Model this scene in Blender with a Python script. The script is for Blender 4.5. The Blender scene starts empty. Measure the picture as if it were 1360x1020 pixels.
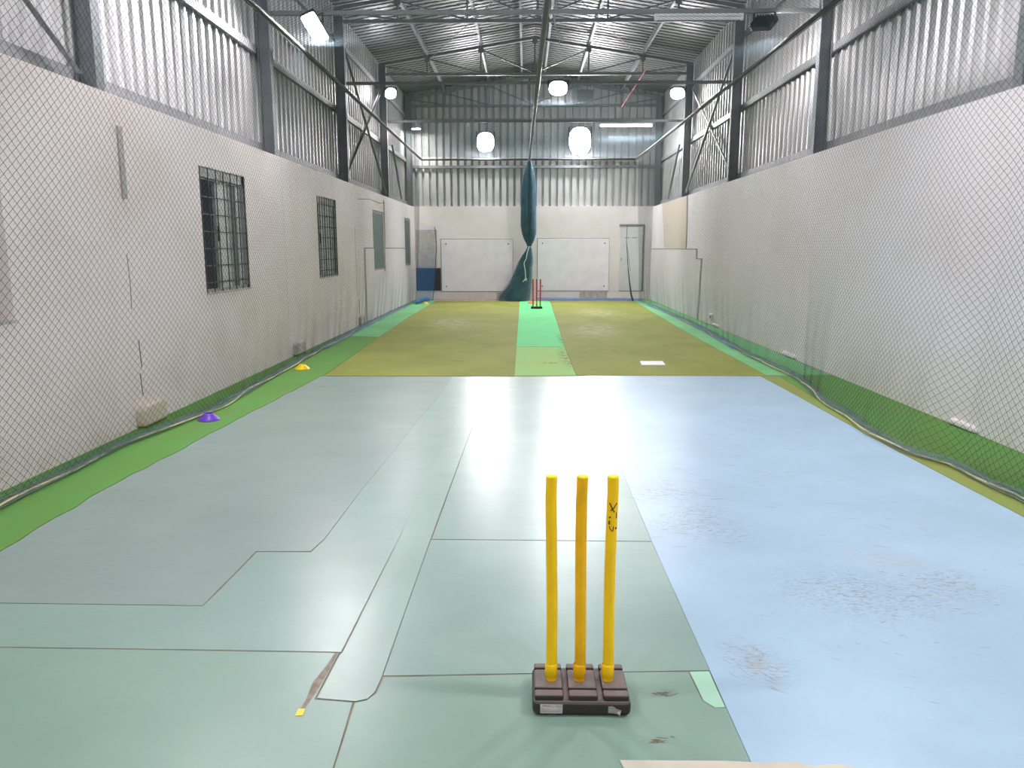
import bpy, math, random
import numpy as np
from mathutils import Vector, Matrix

SC = bpy.context.scene
COL = SC.collection
random.seed(7)
rng = np.random.default_rng(11)
PI = math.pi

# ------------------------------------------------------------------ helpers
def lin(c):
    return tuple((x / 12.92 if x <= 0.04045 else ((x + 0.055) / 1.055) ** 2.4) for x in (v / 255.0 for v in c))

class MB:
    """collects shapes in world coordinates, then links them as ONE mesh object"""
    def __init__(self):
        self.v, self.f, self.s = [], [], []
    def add(self, vs, fs, smooth=False):
        o = len(self.v)
        self.v += [tuple(p) for p in vs]
        self.f += [tuple(o + i for i in f) for f in fs]
        self.s += [smooth] * len(fs)
        return self
    def box(self, a, b):
        x0, y0, z0 = (min(a[i], b[i]) for i in range(3)); x1, y1, z1 = (max(a[i], b[i]) for i in range(3))
        vs = [(x0,y0,z0),(x1,y0,z0),(x1,y1,z0),(x0,y1,z0),(x0,y0,z1),(x1,y0,z1),(x1,y1,z1),(x0,y1,z1)]
        return self.add(vs, [(0,3,2,1),(4,5,6,7),(0,1,5,4),(1,2,6,5),(2,3,7,6),(3,0,4,7)])
    def obox(self, c, X, Y, Z):
        """box about c with half-vectors X Y Z"""
        c, X, Y, Z = Vector(c), Vector(X), Vector(Y), Vector(Z)
        vs = [c-X-Y-Z, c+X-Y-Z, c+X+Y-Z, c-X+Y-Z, c-X-Y+Z, c+X-Y+Z, c+X+Y+Z, c-X+Y+Z]
        return self.add(vs, [(0,3,2,1),(4,5,6,7),(0,1,5,4),(1,2,6,5),(2,3,7,6),(3,0,4,7)])
    def bar(self, p, q, w, h, up=(0,0,1)):
        p, q, up = Vector(p), Vector(q), Vector(up)
        d = (q - p); L = d.length; d.normalize()
        s = d.cross(up).normalized(); u = s.cross(d).normalized()
        return self.obox((p + q) / 2, s * w / 2, d * L / 2, u * h / 2)
    def angle(self, p, q, w, t=0.005, up=(0,0,1)):
        """L-section bar"""
        p, q, up = Vector(p), Vector(q), Vector(up)
        d = (q - p).normalized(); s = d.cross(up).normalized(); u = s.cross(d).normalized()
        self.bar(p, q, w, t, up)
        o = u * (w / 2) + s * (w / 2 - t / 2)
        return self.bar(p + o, q + o, t, w, up)
    def tube(self, pts, r, n=8, smooth=True, caps=True, closed=False):
        pts = [Vector(p) for p in pts]
        m = len(pts); rs = r if isinstance(r, (list, tuple)) else [r] * m
        rings = []; ref = None
        for i, p in enumerate(pts):
            a = pts[(i - 1) % m] if (closed or i > 0) else p
            b = pts[(i + 1) % m] if (closed or i < m - 1) else p
            d = (b - a)
            d = d.normalized() if d.length > 1e-9 else Vector((0, 0, 1))
            if ref is None:
                ref = Vector((0, 0, 1)) if abs(d.z) < 0.9 else Vector((1, 0, 0))
            s = d.cross(ref)
            if s.length < 1e-4: s = d.cross(Vector((0.3, 1, 0.2)))
            s.normalize(); u = s.cross(d).normalized(); ref = u
            rings.append([p + (s * math.cos(2*PI*k/n) + u * math.sin(2*PI*k/n)) * rs[i] for k in range(n)])
        vs = [v for rg in rings for v in rg]; fs = []
        for i in range(m if closed else m - 1):
            j = (i + 1) % m
            for k in range(n):
                l = (k + 1) % n
                fs.append((i*n+k, i*n+l, j*n+l, j*n+k))
        self.add(vs, fs, smooth)
        if caps and not closed:
            self.add(rings[0], [tuple(range(n))[::-1]]); self.add(rings[-1], [tuple(range(n))])
        return self
    def lathe(self, prof, n=32, c=(0,0,0), smooth=True, cap_top=False, cap_bot=False):
        vs = []; fs = []
        for r, z in prof:
            for k in range(n):
                a = 2*PI*k/n; vs.append((c[0] + r*math.cos(a), c[1] + r*math.sin(a), c[2] + z))
        for i in range(len(prof) - 1):
            for k in range(n):
                l = (k+1) % n; fs.append((i*n+k, i*n+l, (i+1)*n+l, (i+1)*n+k))
        self.add(vs, fs, smooth)
        if cap_top: self.add(vs[-n:], [tuple(range(n))])
        if cap_bot: self.add(vs[:n], [tuple(range(n))[::-1]])
        return self
    def extrude(self, poly, vec):
        """flat polygon (3-D points) pushed along vec"""
        n = len(poly); vec = Vector(vec); a = [Vector(p) for p in poly]; b = [p + vec for p in a]
        return self.add(a + b, [tuple(range(n))[::-1], tuple(range(n, 2*n))] + [(i, (i+1) % n, n + (i+1) % n, n + i) for i in range(n)])
    def build(self, name, mat, parent=None, bevel=0.0, seg=2, loc=None):
        v = np.array(self.v, dtype=float)
        if parent is not None:
            o = np.array(parent.matrix_world.translation if False else PLOC[parent.name])
            base = o
        else:
            base = np.array(loc) if loc is not None else np.array([(v[:,0].min()+v[:,0].max())/2, (v[:,1].min()+v[:,1].max())/2, v[:,2].min()])
        me = bpy.data.meshes.new(name)
        me.from_pydata((v - base).tolist(), [], self.f)
        me.polygons.foreach_set('use_smooth', self.s)
        me.update()
        ob = bpy.data.objects.new(name, me); COL.objects.link(ob)
        if mat is not None: me.materials.append(mat)
        if parent is not None: ob.parent = parent
        else: ob.location = base
        PLOC[ob.name] = base
        fix(ob)
        if bevel:
            m = ob.modifiers.new('bevel', 'BEVEL'); m.width = bevel; m.segments = seg; m.limit_method = 'ANGLE'; m.angle_limit = math.radians(40)
        return ob

PLOC = {}
def fix(ob):
    import bmesh
    bm = bmesh.new(); bm.from_mesh(ob.data)
    bmesh.ops.recalc_face_normals(bm, faces=bm.faces)
    bm.to_mesh(ob.data); bm.free()

def tag(o, label, cat, group=None, kind=None):
    o['label'] = label; o['category'] = cat
    if group: o['group'] = group
    if kind: o['kind'] = kind
    return o

def thing(name, label, cat, loc, group=None, kind=None):
    e = bpy.data.objects.new(name, None); COL.objects.link(e)
    e.empty_display_size = 0.1
    e.location = loc; PLOC[e.name] = np.array(loc, dtype=float)
    return tag(e, label, cat, group, kind)

# ------------------------------------------------------------------ materials
def new_mat(name):
    m = bpy.data.materials.new(name); m.use_nodes = True
    nt = m.node_tree; b = nt.nodes['Principled BSDF']
    return m, nt, b

def N(nt, t, **kw):
    n = nt.nodes.new(t)
    for k, v in kw.items(): setattr(n, k, v)
    return n

def mapped(nt, scale=(1,1,1), rot=(0,0,0), coord='pos', loc=(0,0,0)):
    """world-position (or object) coordinates through a mapping"""
    if coord == 'pos': src = N(nt, 'ShaderNodeNewGeometry').outputs['Position']
    else: src = N(nt, 'ShaderNodeTexCoord').outputs['Object']
    mp = N(nt, 'ShaderNodeMapping'); mp.inputs['Scale'].default_value = scale; mp.inputs['Rotation'].default_value = rot; mp.inputs['Location'].default_value = loc
    nt.links.new(src, mp.inputs['Vector'])
    return mp.outputs['Vector']

def noise(nt, vec, scale, detail=4, rough=0.55, lo=0.35, hi=0.65):
    n = N(nt, 'ShaderNodeTexNoise'); n.inputs['Scale'].default_value = scale; n.inputs['Detail'].default_value = detail; n.inputs['Roughness'].default_value = rough
    nt.links.new(vec, n.inputs['Vector'])
    r = N(nt, 'ShaderNodeMapRange'); r.interpolation_type = 'SMOOTHSTEP'
    r.inputs['From Min'].default_value = lo; r.inputs['From Max'].default_value = hi
    nt.links.new(n.outputs['Fac'], r.inputs['Value'])
    return r.outputs['Result']

def mixc(nt, fac, a, b):
    m = N(nt, 'ShaderNodeMix', data_type='RGBA')
    for sock, v in ((m.inputs[6], a), (m.inputs[7], b)):
        if isinstance(v, tuple): sock.default_value = (*v[:3], 1)
        else: nt.links.new(v, sock)
    if isinstance(fac, (int, float)): m.inputs[0].default_value = fac
    else: nt.links.new(fac, m.inputs[0])
    return m.outputs[2]

def math_(nt, op, a, b=None):
    m = N(nt, 'ShaderNodeMath', operation=op); m.use_clamp = False
    for i, v in enumerate((a, b)):
        if v is None: continue
        if isinstance(v, (int, float)): m.inputs[i].default_value = v
        else: nt.links.new(v, m.inputs[i])
    return m.outputs[0]

def bump(nt, b, h, strength, dist=0.01):
    bp = N(nt, 'ShaderNodeBump'); bp.inputs['Strength'].default_value = strength; bp.inputs['Distance'].default_value = dist
    nt.links.new(h, bp.inputs['Height']); nt.links.new(bp.outputs['Normal'], b.inputs['Normal'])
    return bp

def spots(nt, lst):
    """soft elliptical patches at world places (x, y, rx, ry, angle)"""
    pos = N(nt, 'ShaderNodeNewGeometry').outputs['Position']; out = None
    for x, y, rx, ry, a in lst:
        sub = N(nt, 'ShaderNodeVectorMath', operation='SUBTRACT'); sub.inputs[1].default_value = (x, y, 0); nt.links.new(pos, sub.inputs[0])
        ro = N(nt, 'ShaderNodeVectorRotate', rotation_type='Z_AXIS'); ro.inputs['Angle'].default_value = -a; nt.links.new(sub.outputs[0], ro.inputs['Vector'])
        mu = N(nt, 'ShaderNodeVectorMath', operation='MULTIPLY'); mu.inputs[1].default_value = (1/rx, 1/ry, 0); nt.links.new(ro.outputs[0], mu.inputs[0])
        ln = N(nt, 'ShaderNodeVectorMath', operation='LENGTH'); nt.links.new(mu.outputs[0], ln.inputs[0])
        r = N(nt, 'ShaderNodeMapRange'); r.interpolation_type = 'SMOOTHSTEP'
        r.inputs['From Min'].default_value = 1.0; r.inputs['From Max'].default_value = 0.15
        nt.links.new(ln.outputs['Value'], r.inputs['Value'])
        out = r.outputs['Result'] if out is None else math_(nt, 'MAXIMUM', out, r.outputs['Result'])
    return out

def plain(name, rgb, rough=0.5, metal=0.0, var=0.12, scale=6, bump_s=0.0, bscale=60, spec=0.5):
    m, nt, b = new_mat(name); c = lin(rgb)
    f = noise(nt, mapped(nt, coord='obj'), scale, lo=0.3, hi=0.7)
    nt.links.new(mixc(nt, f, tuple(x*(1-var) for x in c), tuple(min(1, x*(1+var)) for x in c)), b.inputs['Base Color'])
    b.inputs['Roughness'].default_value = rough; b.inputs['Metallic'].default_value = metal; b.inputs['Specular IOR Level'].default_value = spec
    b.inputs['Specular IOR Level'].default_value = spec
    if bump_s: bump(nt, b, noise(nt, mapped(nt, coord='obj'), bscale, lo=0, hi=1), bump_s, 0.004)
    return m

def wall_mat(name, rgb, stain, courses=False, stain_amt=0.45):
    m, nt, b = new_mat(name); c = lin(rgb); s = lin(stain)
    f = noise(nt, mapped(nt, (1, .6, 1.0)), 0.9, 6, 0.62, 0.42, 0.75)
    f2 = noise(nt, mapped(nt, (1, .6, .8)), 5.0, 5, 0.6, 0.5, 0.8)
    # grime splashed on the bottom half metre
    sep = N(nt, 'ShaderNodeSeparateXYZ'); nt.links.new(N(nt, 'ShaderNodeNewGeometry').outputs['Position'], sep.inputs[0])
    low = N(nt, 'ShaderNodeMapRange'); low.inputs['From Min'].default_value = 0.9; low.inputs['From Max'].default_value = 0.0
    nt.links.new(sep.outputs['Z'], low.inputs['Value'])
    a = math_(nt, 'MULTIPLY', f, stain_amt)
    a = math_(nt, 'ADD', a, math_(nt, 'MULTIPLY', math_(nt, 'MULTIPLY', low.outputs[0], f2), 0.55))
    a = math_(nt, 'MINIMUM', a, 1.0)
    nt.links.new(mixc(nt, a, c, s), b.inputs['Base Color'])
    b.inputs['Roughness'].default_value = 0.62
    h = noise(nt, mapped(nt), 28, 4, 0.6, 0, 1)
    if courses:
        z = math_(nt, 'FRACT', math_(nt, 'MULTIPLY', sep.outputs['Z'], 1/0.2))
        j = math_(nt, 'LESS_THAN', z, 0.07)
        h = math_(nt, 'SUBTRACT', math_(nt, 'MULTIPLY', h, 0.5), j)
    bump(nt, b, h, 0.22, 0.012)
    return m

def vinyl_mat(name, rgb, rough=0.27, scuffs=None, wear=None, streaks=0.35, streak_rgb=(95, 85, 80)):
    m, nt, b = new_mat(name); c = lin(rgb)
    f = noise(nt, mapped(nt, (1, 1, 1)), 1.3, 5, 0.6, 0.3, 0.7)
    colr = mixc(nt, f, tuple(x*0.93 for x in c), tuple(min(1, x*1.06) for x in c))
    fg = noise(nt, mapped(nt, (40, 75, 1), (0, 0, 0.2)), 1.0, 5, 0.7, 0.3, 0.7)
    colr = mixc(nt, math_(nt, 'MULTIPLY', fg, 0.10), colr, tuple(x*0.72 for x in c))
    # pale rubbed specks
    sp = noise(nt, mapped(nt, (22, 40, 1), (0, 0, 0.3)), 1.0, 6, 0.7, 0.66, 0.78)
    colr = mixc(nt, math_(nt, 'MULTIPLY', sp, 0.24), colr, tuple(min(1, x*1.35+.03) for x in c))
    # fine dark scratches
    s1 = noise(nt, mapped(nt, (5, 60, 1), (0, 0, -0.25)), 1.0, 6, 0.72, 0.67, 0.74)
    s2 = noise(nt, mapped(nt, (60, 7, 1), (0, 0, 0.5)), 1.0, 6, 0.72, 0.70, 0.77)
    s = math_(nt, 'MULTIPLY', math_(nt, 'MAXIMUM', s1, s2), streaks)
    if scuffs:
        k = spots(nt, scuffs)
        d1 = noise(nt, mapped(nt, (11, 120, 1), (0, 0, -0.3)), 1.0, 7, 0.75, 0.50, 0.66)
        d2 = noise(nt, mapped(nt, (38, 90, 1), (0, 0, 0.2)), 1.0, 6, 0.7, 0.52, 0.64)
        s = math_(nt, 'MAXIMUM', s, math_(nt, 'MULTIPLY', k, math_(nt, 'MULTIPLY', math_(nt, 'MAXIMUM', d1, d2), 0.75)))
    colr = mixc(nt, s, colr, lin(streak_rgb))
    if wear:
        k = spots(nt, wear)
        d = noise(nt, mapped(nt, (14, 45, 1), (0, 0, -0.2)), 1.0, 7, 0.75, 0.42, 0.7)
        colr = mixc(nt, math_(nt, 'MULTIPLY', k, math_(nt, 'MULTIPLY', d, 0.75)), colr, lin((176, 160, 140)))
    nt.links.new(colr, b.inputs['Base Color'])
    rr = noise(nt, mapped(nt, (2, 5, 1)), 1.2, 5, 0.65, 0.3, 0.7)
    mr = N(nt, 'ShaderNodeMapRange'); mr.inputs['To Min'].default_value = rough - 0.015; mr.inputs['To Max'].default_value = rough + 0.04
    nt.links.new(rr, mr.inputs['Value']); nt.links.new(mr.outputs[0], b.inputs['Roughness'])
    b.inputs['Specular IOR Level'].default_value = 0.5
    h1 = noise(nt, mapped(nt, (1.6, 3.2, 1), (0, 0, 0.1)), 2.2, 3, 0.5, 0, 1)
    h2 = noise(nt, mapped(nt, (34, 52, 1), (0, 0, -0.15)), 1.0, 5, 0.65, 0, 1)
    bump(nt, b, math_(nt, 'ADD', math_(nt, 'MULTIPLY', h1, 0.3), math_(nt, 'MULTIPLY', h2, 0.10)), 0.28, 0.012)
    return m

def turf_mat(name, rgb, dark, wear=None, dirt=None, wear_rgb=(190, 182, 150)):
    m, nt, b = new_mat(name); c = lin(rgb); d = lin(dark)
    f = noise(nt, mapped(nt, (1, .7, 1)), 1.1, 6, 0.65, 0.3, 0.72)
    colr = mixc(nt, f, c, d)
    f2 = noise(nt, mapped(nt), 160, 2, 0.6, 0.2, 0.8)
    colr = mixc(nt, math_(nt, 'MULTIPLY', f2, 0.22), colr, tuple(x*0.45 for x in d))
    if wear:
        k = spots(nt, wear); n_ = noise(nt, mapped(nt, (4, 3, 1)), 1.5, 6, 0.65, 0.3, 0.75)
        colr = mixc(nt, math_(nt, 'MULTIPLY', k, math_(nt, 'MULTIPLY', n_, 0.8)), colr, lin(wear_rgb))
    if dirt:
        k = spots(nt, dirt); n_ = noise(nt, mapped(nt, (16, 9, 1)), 1.0, 6, 0.7, 0.42, 0.62)
        colr = mixc(nt, math_(nt, 'MULTIPLY', k, math_(nt, 'MULTIPLY', n_, 0.85)), colr, lin((98, 92, 55)))
    nt.links.new(colr, b.inputs['Base Color'])
    b.inputs['Roughness'].default_value = 0.8; b.inputs['Specular IOR Level'].default_value = 0.25
    bump(nt, b, noise(nt, mapped(nt), 220, 2, 0.6, 0, 1), 0.5, 0.004)
    return m

def metal_sheet(name, rgb, axis, metal=0.7, spec=0.5):
    m, nt, b = new_mat(name); c = lin(rgb)
    sc = {'z': (7, 7, .8), 'x': (.7, 8, 8)}[axis]
    f = noise(nt, mapped(nt, sc), 1.0, 5, 0.6, 0.3, 0.7)
    f2 = noise(nt, mapped(nt), 1.4, 4, 0.55, 0.35, 0.7)
    f3 = math_(nt, 'MULTIPLY', math_(nt, 'ADD', f, f2), 0.5)
    nt.links.new(mixc(nt, f3, tuple(x*0.8 for x in c), c), b.inputs['Base Color'])
    b.inputs['Metallic'].default_value = metal; b.inputs['Specular IOR Level'].default_value = spec
    mr = N(nt, 'ShaderNodeMapRange'); mr.inputs['To Min'].default_value = 0.38; mr.inputs['To Max'].default_value = 0.52
    nt.links.new(f2, mr.inputs['Value']); nt.links.new(mr.outputs[0], b.inputs['Roughness'])
    bump(nt, b, noise(nt, mapped(nt), 9, 3, 0.5, 0, 1), 0.12, 0.01)
    return m

def glow(name, rgb, strength):
    m, nt, b = new_mat(name)
    nt.nodes.remove(b); e = N(nt, 'ShaderNodeEmission'); e.inputs['Color'].default_value = (*lin(rgb), 1); e.inputs['Strength'].default_value = strength
    nt.links.new(e.outputs[0], nt.nodes['Material Output'].inputs['Surface'])
    return m

M = {}
M['wall'] = wall_mat('white_painted_wall', (240, 235, 236), (216, 203, 194), stain_amt=.35)
M['wall_l'] = wall_mat('white_painted_wall_worn', (240, 231, 229), (214, 197, 184), stain_amt=0.55)
M['wall_b'] = wall_mat('back_wall_paint', (240, 234, 236), (218, 206, 202))
M['panel'] = wall_mat('lining_board_paint', (234, 230, 231), (210, 203, 198), courses=True)
M['beige'] = wall_mat('bare_cream_patch', (218, 206, 190), (200, 188, 170))
M['concrete'] = plain('concrete', (196, 190, 182), 0.85, var=0.18, scale=9, bump_s=0.5)
M['slab'] = plain('slab_dirt', (140, 128, 112), 0.9, var=0.3, scale=5)
M['clad'] = metal_sheet('galvanised_cladding', (206, 206, 205), 'z', .4)
M['clad_end'] = metal_sheet('galvanised_gable', (206, 206, 207), 'z', .05)
M['roofnet'] = plain('net_twine_roof', (84, 106, 118), 0.8, var=0.1)
M['roof'] = metal_sheet('galvanised_roof', (122, 123, 122), 'x', .04, .25)
M['steel'] = plain('grey_blue_steel_paint', (124, 130, 134), 0.5, 0.0, 0.1)
M['girt'] = plain('grey_steel', (136, 138, 140), 0.5, 0.0, 0.1)
M['truss'] = plain('truss_paint', (128, 131, 133), 0.5, 0.0, 0.1)
M['pipe'] = plain('galvanised_pipe', (74, 76, 78), 0.5, 0.0, 0.12)
M['net'] = plain('net_twine', (46, 62, 66), 0.75, var=0.1)
M['netblue'] = plain('net_twine_blue', (72, 146, 214), 0.75, var=0.1)
M['netbundle'] = plain('net_twine_teal', (92, 130, 148), 0.8, var=0.2)
M['hem'] = plain('net_twine_bunched', (118, 138, 142), 0.8, var=0.15)
M['bluehem'] = plain('net_twine_pale_blue', (120, 160, 205), 0.8, var=0.15)
M['rope'] = plain('pale_rope', (205, 196, 150), 0.8, var=0.12)
M['white_rope'] = plain('white_rope', (215, 215, 212), 0.8)
M['turf_green'] = turf_mat('turf_green', (98, 160, 80), (108, 148, 72))
M['turf_mint'] = turf_mat('turf_mint', (130, 204, 142), (118, 184, 124))
M['turf_olive'] = turf_mat('turf_olive', (152, 157, 76), (134, 142, 64), wear=[(-1.49, 15.6, .75, 1.9, 0.1), (1.28, 14.3, .7, 2.0, -.1), (1.75, 18.3, .8, 1.8, 0)])
M['turf_edge'] = turf_mat('turf_olive_green', (134, 156, 82), (144, 148, 78))
M['turf_bright'] = turf_mat('turf_bright_green', (108, 234, 146), (118, 218, 142), dirt=[(.62, 12.6, .12, 1.5, 0.03)])
M['turf_worn'] = turf_mat('turf_worn_green', (152, 206, 122), (164, 198, 116), dirt=[(.58, 10.6, .16, 1.5, 0.02), (.35, 10.1, .25, .12, 0)])
M['vinyl_far'] = vinyl_mat('vinyl_grey_green', (134, 154, 147), 0.31)
M['vinyl'] = vinyl_mat('vinyl_green', (133, 161, 151), 0.30, scuffs=[(.47, 2.41, .08, .035, .3), (.416, 2.152, .09, .03, .1)], streak_rgb=(88, 80, 70))
M['vinyl_near'] = vinyl_mat('vinyl_green_near', (130, 160, 147), 0.31, scuffs=[(.47, 2.41, .07, .03, .3), (.416, 2.152, .08, .025, .1)], streak_rgb=(88, 80, 70))
M['vinyl_strip'] = vinyl_mat('vinyl_strip', (136, 164, 153), 0.30)
M['vinyl_blue'] = vinyl_mat('vinyl_blue', (160, 190, 211), 0.31,
    scuffs=[(.96, 4.1, .42, .5, .2), (1.47, 3.2, .55, .42, -.2), (.85, 2.62, .16, .22, .5), (.85, 4.6, .35, .35, 0), (1.9, 3.3, .35, .3, 0)],
    wear=[(1.75, 3.58, .30, .17, -.35), (.86, 2.6, .11, .13, .3)], streaks=0.6, streak_rgb=(112, 98, 86))
M['patch'] = vinyl_mat('vinyl_mint_patch', (166, 212, 186), 0.3)
M['yellow'] = plain('yellow_plastic', (255, 204, 8), 0.42, var=0.06, scale=9, spec=0.4)
M['yellow_dark'] = plain('yellow_plastic_worn', (240, 182, 6), 0.45, var=0.1, scale=9, spec=0.4)
M['yellow_top'] = plain('yellow_cut_end', (240, 226, 30), 0.5, var=0.05)
M['red'] = plain('red_plastic', (206, 62, 66), 0.45, var=0.08)
M['gold'] = plain('ochre_plastic', (190, 150, 40), 0.5, var=0.1)
M['purple'] = plain('purple_plastic', (104, 62, 190), 0.4, var=0.08)
M['cone_yellow'] = plain('cone_yellow_plastic', (240, 206, 10), 0.4, var=0.06)
M['orange'] = plain('orange_plastic', (230, 100, 50), 0.45)
M['black'] = plain('black_plastic', (34, 33, 33), 0.5, var=0.2)
M['ink'] = plain('marker_ink', (46, 16, 8), 0.6)
M['joint'] = plain('grey_joint', (150, 146, 140), 0.9)
M['dark'] = plain('dark_gap', (48, 44, 42), 0.9)
M['paper'] = plain('sticker_paper', (198, 196, 190), 0.6, var=0.1, scale=40)
M['foil'] = plain('torn_sticker', (150, 146, 138), 0.4, var=0.25, scale=60)
M['white'] = plain('white_paint', (232, 232, 234), 0.5, var=0.04)
M['board'] = plain('white_board', (246, 240, 252), 0.6, var=0.04, scale=3)
M['navy'] = plain('dark_board', (52, 48, 62), 0.6)
M['door'] = plain('door_grey', (212, 213, 217), 0.5, var=0.05, scale=3)
M['alu'] = plain('window_aluminium', (150, 152, 150), 0.45, 0.0)
M['grille'] = plain('grille_steel', (58, 60, 60), 0.5)
M['glass_l'] = plain('pane_painted_reflection', (196, 203, 200), 0.3, var=0.06)  # pale grey: a reflection on the glass, put into the pane colour
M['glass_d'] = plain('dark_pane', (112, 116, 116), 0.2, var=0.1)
M['cover'] = plain('window_cover_board', (104, 120, 118), 0.6)
M['lamp'] = plain('lamp_housing', (58, 60, 63), 0.5, 0.3)
M['tan'] = plain('masking_tape', (200, 194, 178), 0.7, var=0.08)
M['glue'] = plain('glue_residue', (146, 136, 122), 0.9, var=0.25, scale=30)
M['peel'] = plain('peeled_brown', (112, 104, 90), 0.9, var=.25, scale=40)
M['scuff'] = plain('brown_scuff', (142, 126, 112), 0.8, var=.2, scale=30)
M['trunk'] = plain('grey_trunking', (170, 164, 160), 0.55)
M['redcord'] = plain('red_cord', (190, 60, 70), 0.7)

# dusty top on the stump base: dust lies on what faces up
m, nt, b = new_mat('rubber_dusty')
g = N(nt, 'ShaderNodeNewGeometry'); sp_ = N(nt, 'ShaderNodeSeparateXYZ'); nt.links.new(g.outputs['Normal'], sp_.inputs[0])
up = N(nt, 'ShaderNodeMapRange'); up.inputs['From Min'].default_value = 0.35; up.inputs['From Max'].default_value = 0.95; nt.links.new(sp_.outputs['Z'], up.inputs['Value'])
dn = noise(nt, mapped(nt, coord='obj'), 22, 5, 0.6, 0.15, 0.8)
fa = math_(nt, 'MULTIPLY', up.outputs[0], math_(nt, 'ADD', math_(nt, 'MULTIPLY', dn, 0.35), 0.65))
nt.links.new(mixc(nt, fa, lin((44, 42, 42)), lin((118, 106, 102))), b.inputs['Base Color']); b.inputs['Roughness'].default_value = 0.55
M['rubber'] = m

# ------------------------------------------------------------------ camera
cd = bpy.data.cameras.new('camera'); cam = bpy.data.objects.new('camera', cd); COL.objects.link(cam)
cam.location = (0, 0, 1.5); cam.rotation_euler = (math.radians(80), 0, math.radians(1.0))
cd.sensor_fit = 'HORIZONTAL'; cd.sensor_width = 36; cd.lens = 27.0; cd.clip_start = 0.05; cd.clip_end = 200
SC.camera = cam

XL, XR, YB, YF = -3.27, 3.70, 23.0, -3.5      # inner faces of the masonry
HW = 2.70                                     # masonry height
RX, RZ, SL = 0.2, 6.30, 0.161                 # ridge position, top-chord height there, roof slope
COLS = [2.0, 6.17, 10.40, 14.62, 18.86, 22.86]
WIN = [(3.60, 4.86), (7.87, 9.15), (12.27, 13.50), (16.72, 17.95), (21.06, 22.10)]
WZ0, WZ1 = 1.03, 2.32
def chord(x): return RZ - SL * abs(x - RX)

# ------------------------------------------------------------------ setting
fl = MB().box((XL - .3, YF - .3, -0.15), (XR + .3, YB + .3, 0.0)).build('floor', M['slab'])
tag(fl, 'bare slab floor under the mats and turf, seen in the seams', 'floor', kind='structure')

mb = MB(); x0, x1 = XL - .25, XL
mb.box((x0, YF, 0), (x1, YB, WZ0)); mb.box((x0, YF, WZ1), (x1, YB, HW))
ys = [YF] + [v for w in WIN for v in w] + [YB]
for a, b_ in zip(ys[0::2], ys[1::2]): mb.box((x0, a, WZ0), (x1, b_, WZ1))
wl = mb.build('wall_left', M['wall_l'], loc=(XL, 9.5, 0)); tag(wl, 'long white masonry side wall with barred windows and metal cladding above', 'wall', kind='structure')
wr = MB().box((XR, YF, 0), (XR + .25, YB, HW)).build('wall_right', M['wall'], loc=(XR, 9.5, 0)); tag(wr, 'long plain white masonry side wall without windows', 'wall', kind='structure')
wb = MB().box((XL - .25, YB, 0), (XR + .25, YB + .25, HW + .02)).build('wall_back', M['wall_b'], loc=(0, YB, 0)); tag(wb, 'white end wall with two white boards and a grey door', 'wall', kind='structure')
wf = MB().box((XL - .25, YF - .25, 0), (XR + .25, YF, 6.0)).build('wall_front', M['wall'], loc=(0, YF, 0)); tag(wf, 'end wall behind the viewer closing the hall', 'wall', kind='structure')

PITCH = 0.205
def profile(a, b_):
    """rib profile positions (s, depth) from a to b_"""
    out = []; s = a
    while s < b_:
        for ds, d in ((0, 0), (.125, 0), (.142, 1), (.188, 1)):
            if s + ds <= b_: out.append((s + ds, d))
        s += PITCH
    out.append((b_, 0)); return out
def sheet(rows0, rows1):
    n = len(rows0); return rows0 + rows1, [(i, i+1, n+i+1, n+i) for i in range(n-1)]
def roofz(x): return chord(x) + 0.17
pr = profile(YF, YB + .3)
for xw, sg, par in ((XL - .225, -1, wl), (XR + .225, 1, wr)):
    z1 = roofz(xw) - .02
    v, f = sheet([(xw + sg*(.03 - d*.03), s, HW - .02) for s, d in pr], [(xw + sg*(.03 - d*.03), s, z1) for s, d in pr])
    c = MB().add(v, f).build('cladding', M['clad'], par); c['label'] = 'galvanised ribbed metal sheeting'
pr2 = profile(XL - .3, XR + .3)
yb = YB + .06
v, f = sheet([(s, yb + d*.085, HW) for s, d in pr2], [(s, yb + d*.085, roofz(s) - .01) for s, d in pr2])
c = MB().add(v, f).build('cladding', M['clad_end'], wb); c['label'] = 'galvanised ribbed metal gable sheeting'

mb = MB(); pr3 = profile(YF - .2, YB + .2)
for xe in (XL - .32, XR + .32):
    v, f = sheet([(xe, s, roofz(xe) + d*.03) for s, d in pr3], [(RX, s, roofz(RX) + d*.03) for s, d in pr3]); mb.add(v, f)
ce = mb.build('ceiling', M['roof']); tag(ce, 'low pitched roof of galvanised corrugated sheets', 'ceiling', kind='structure')

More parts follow.
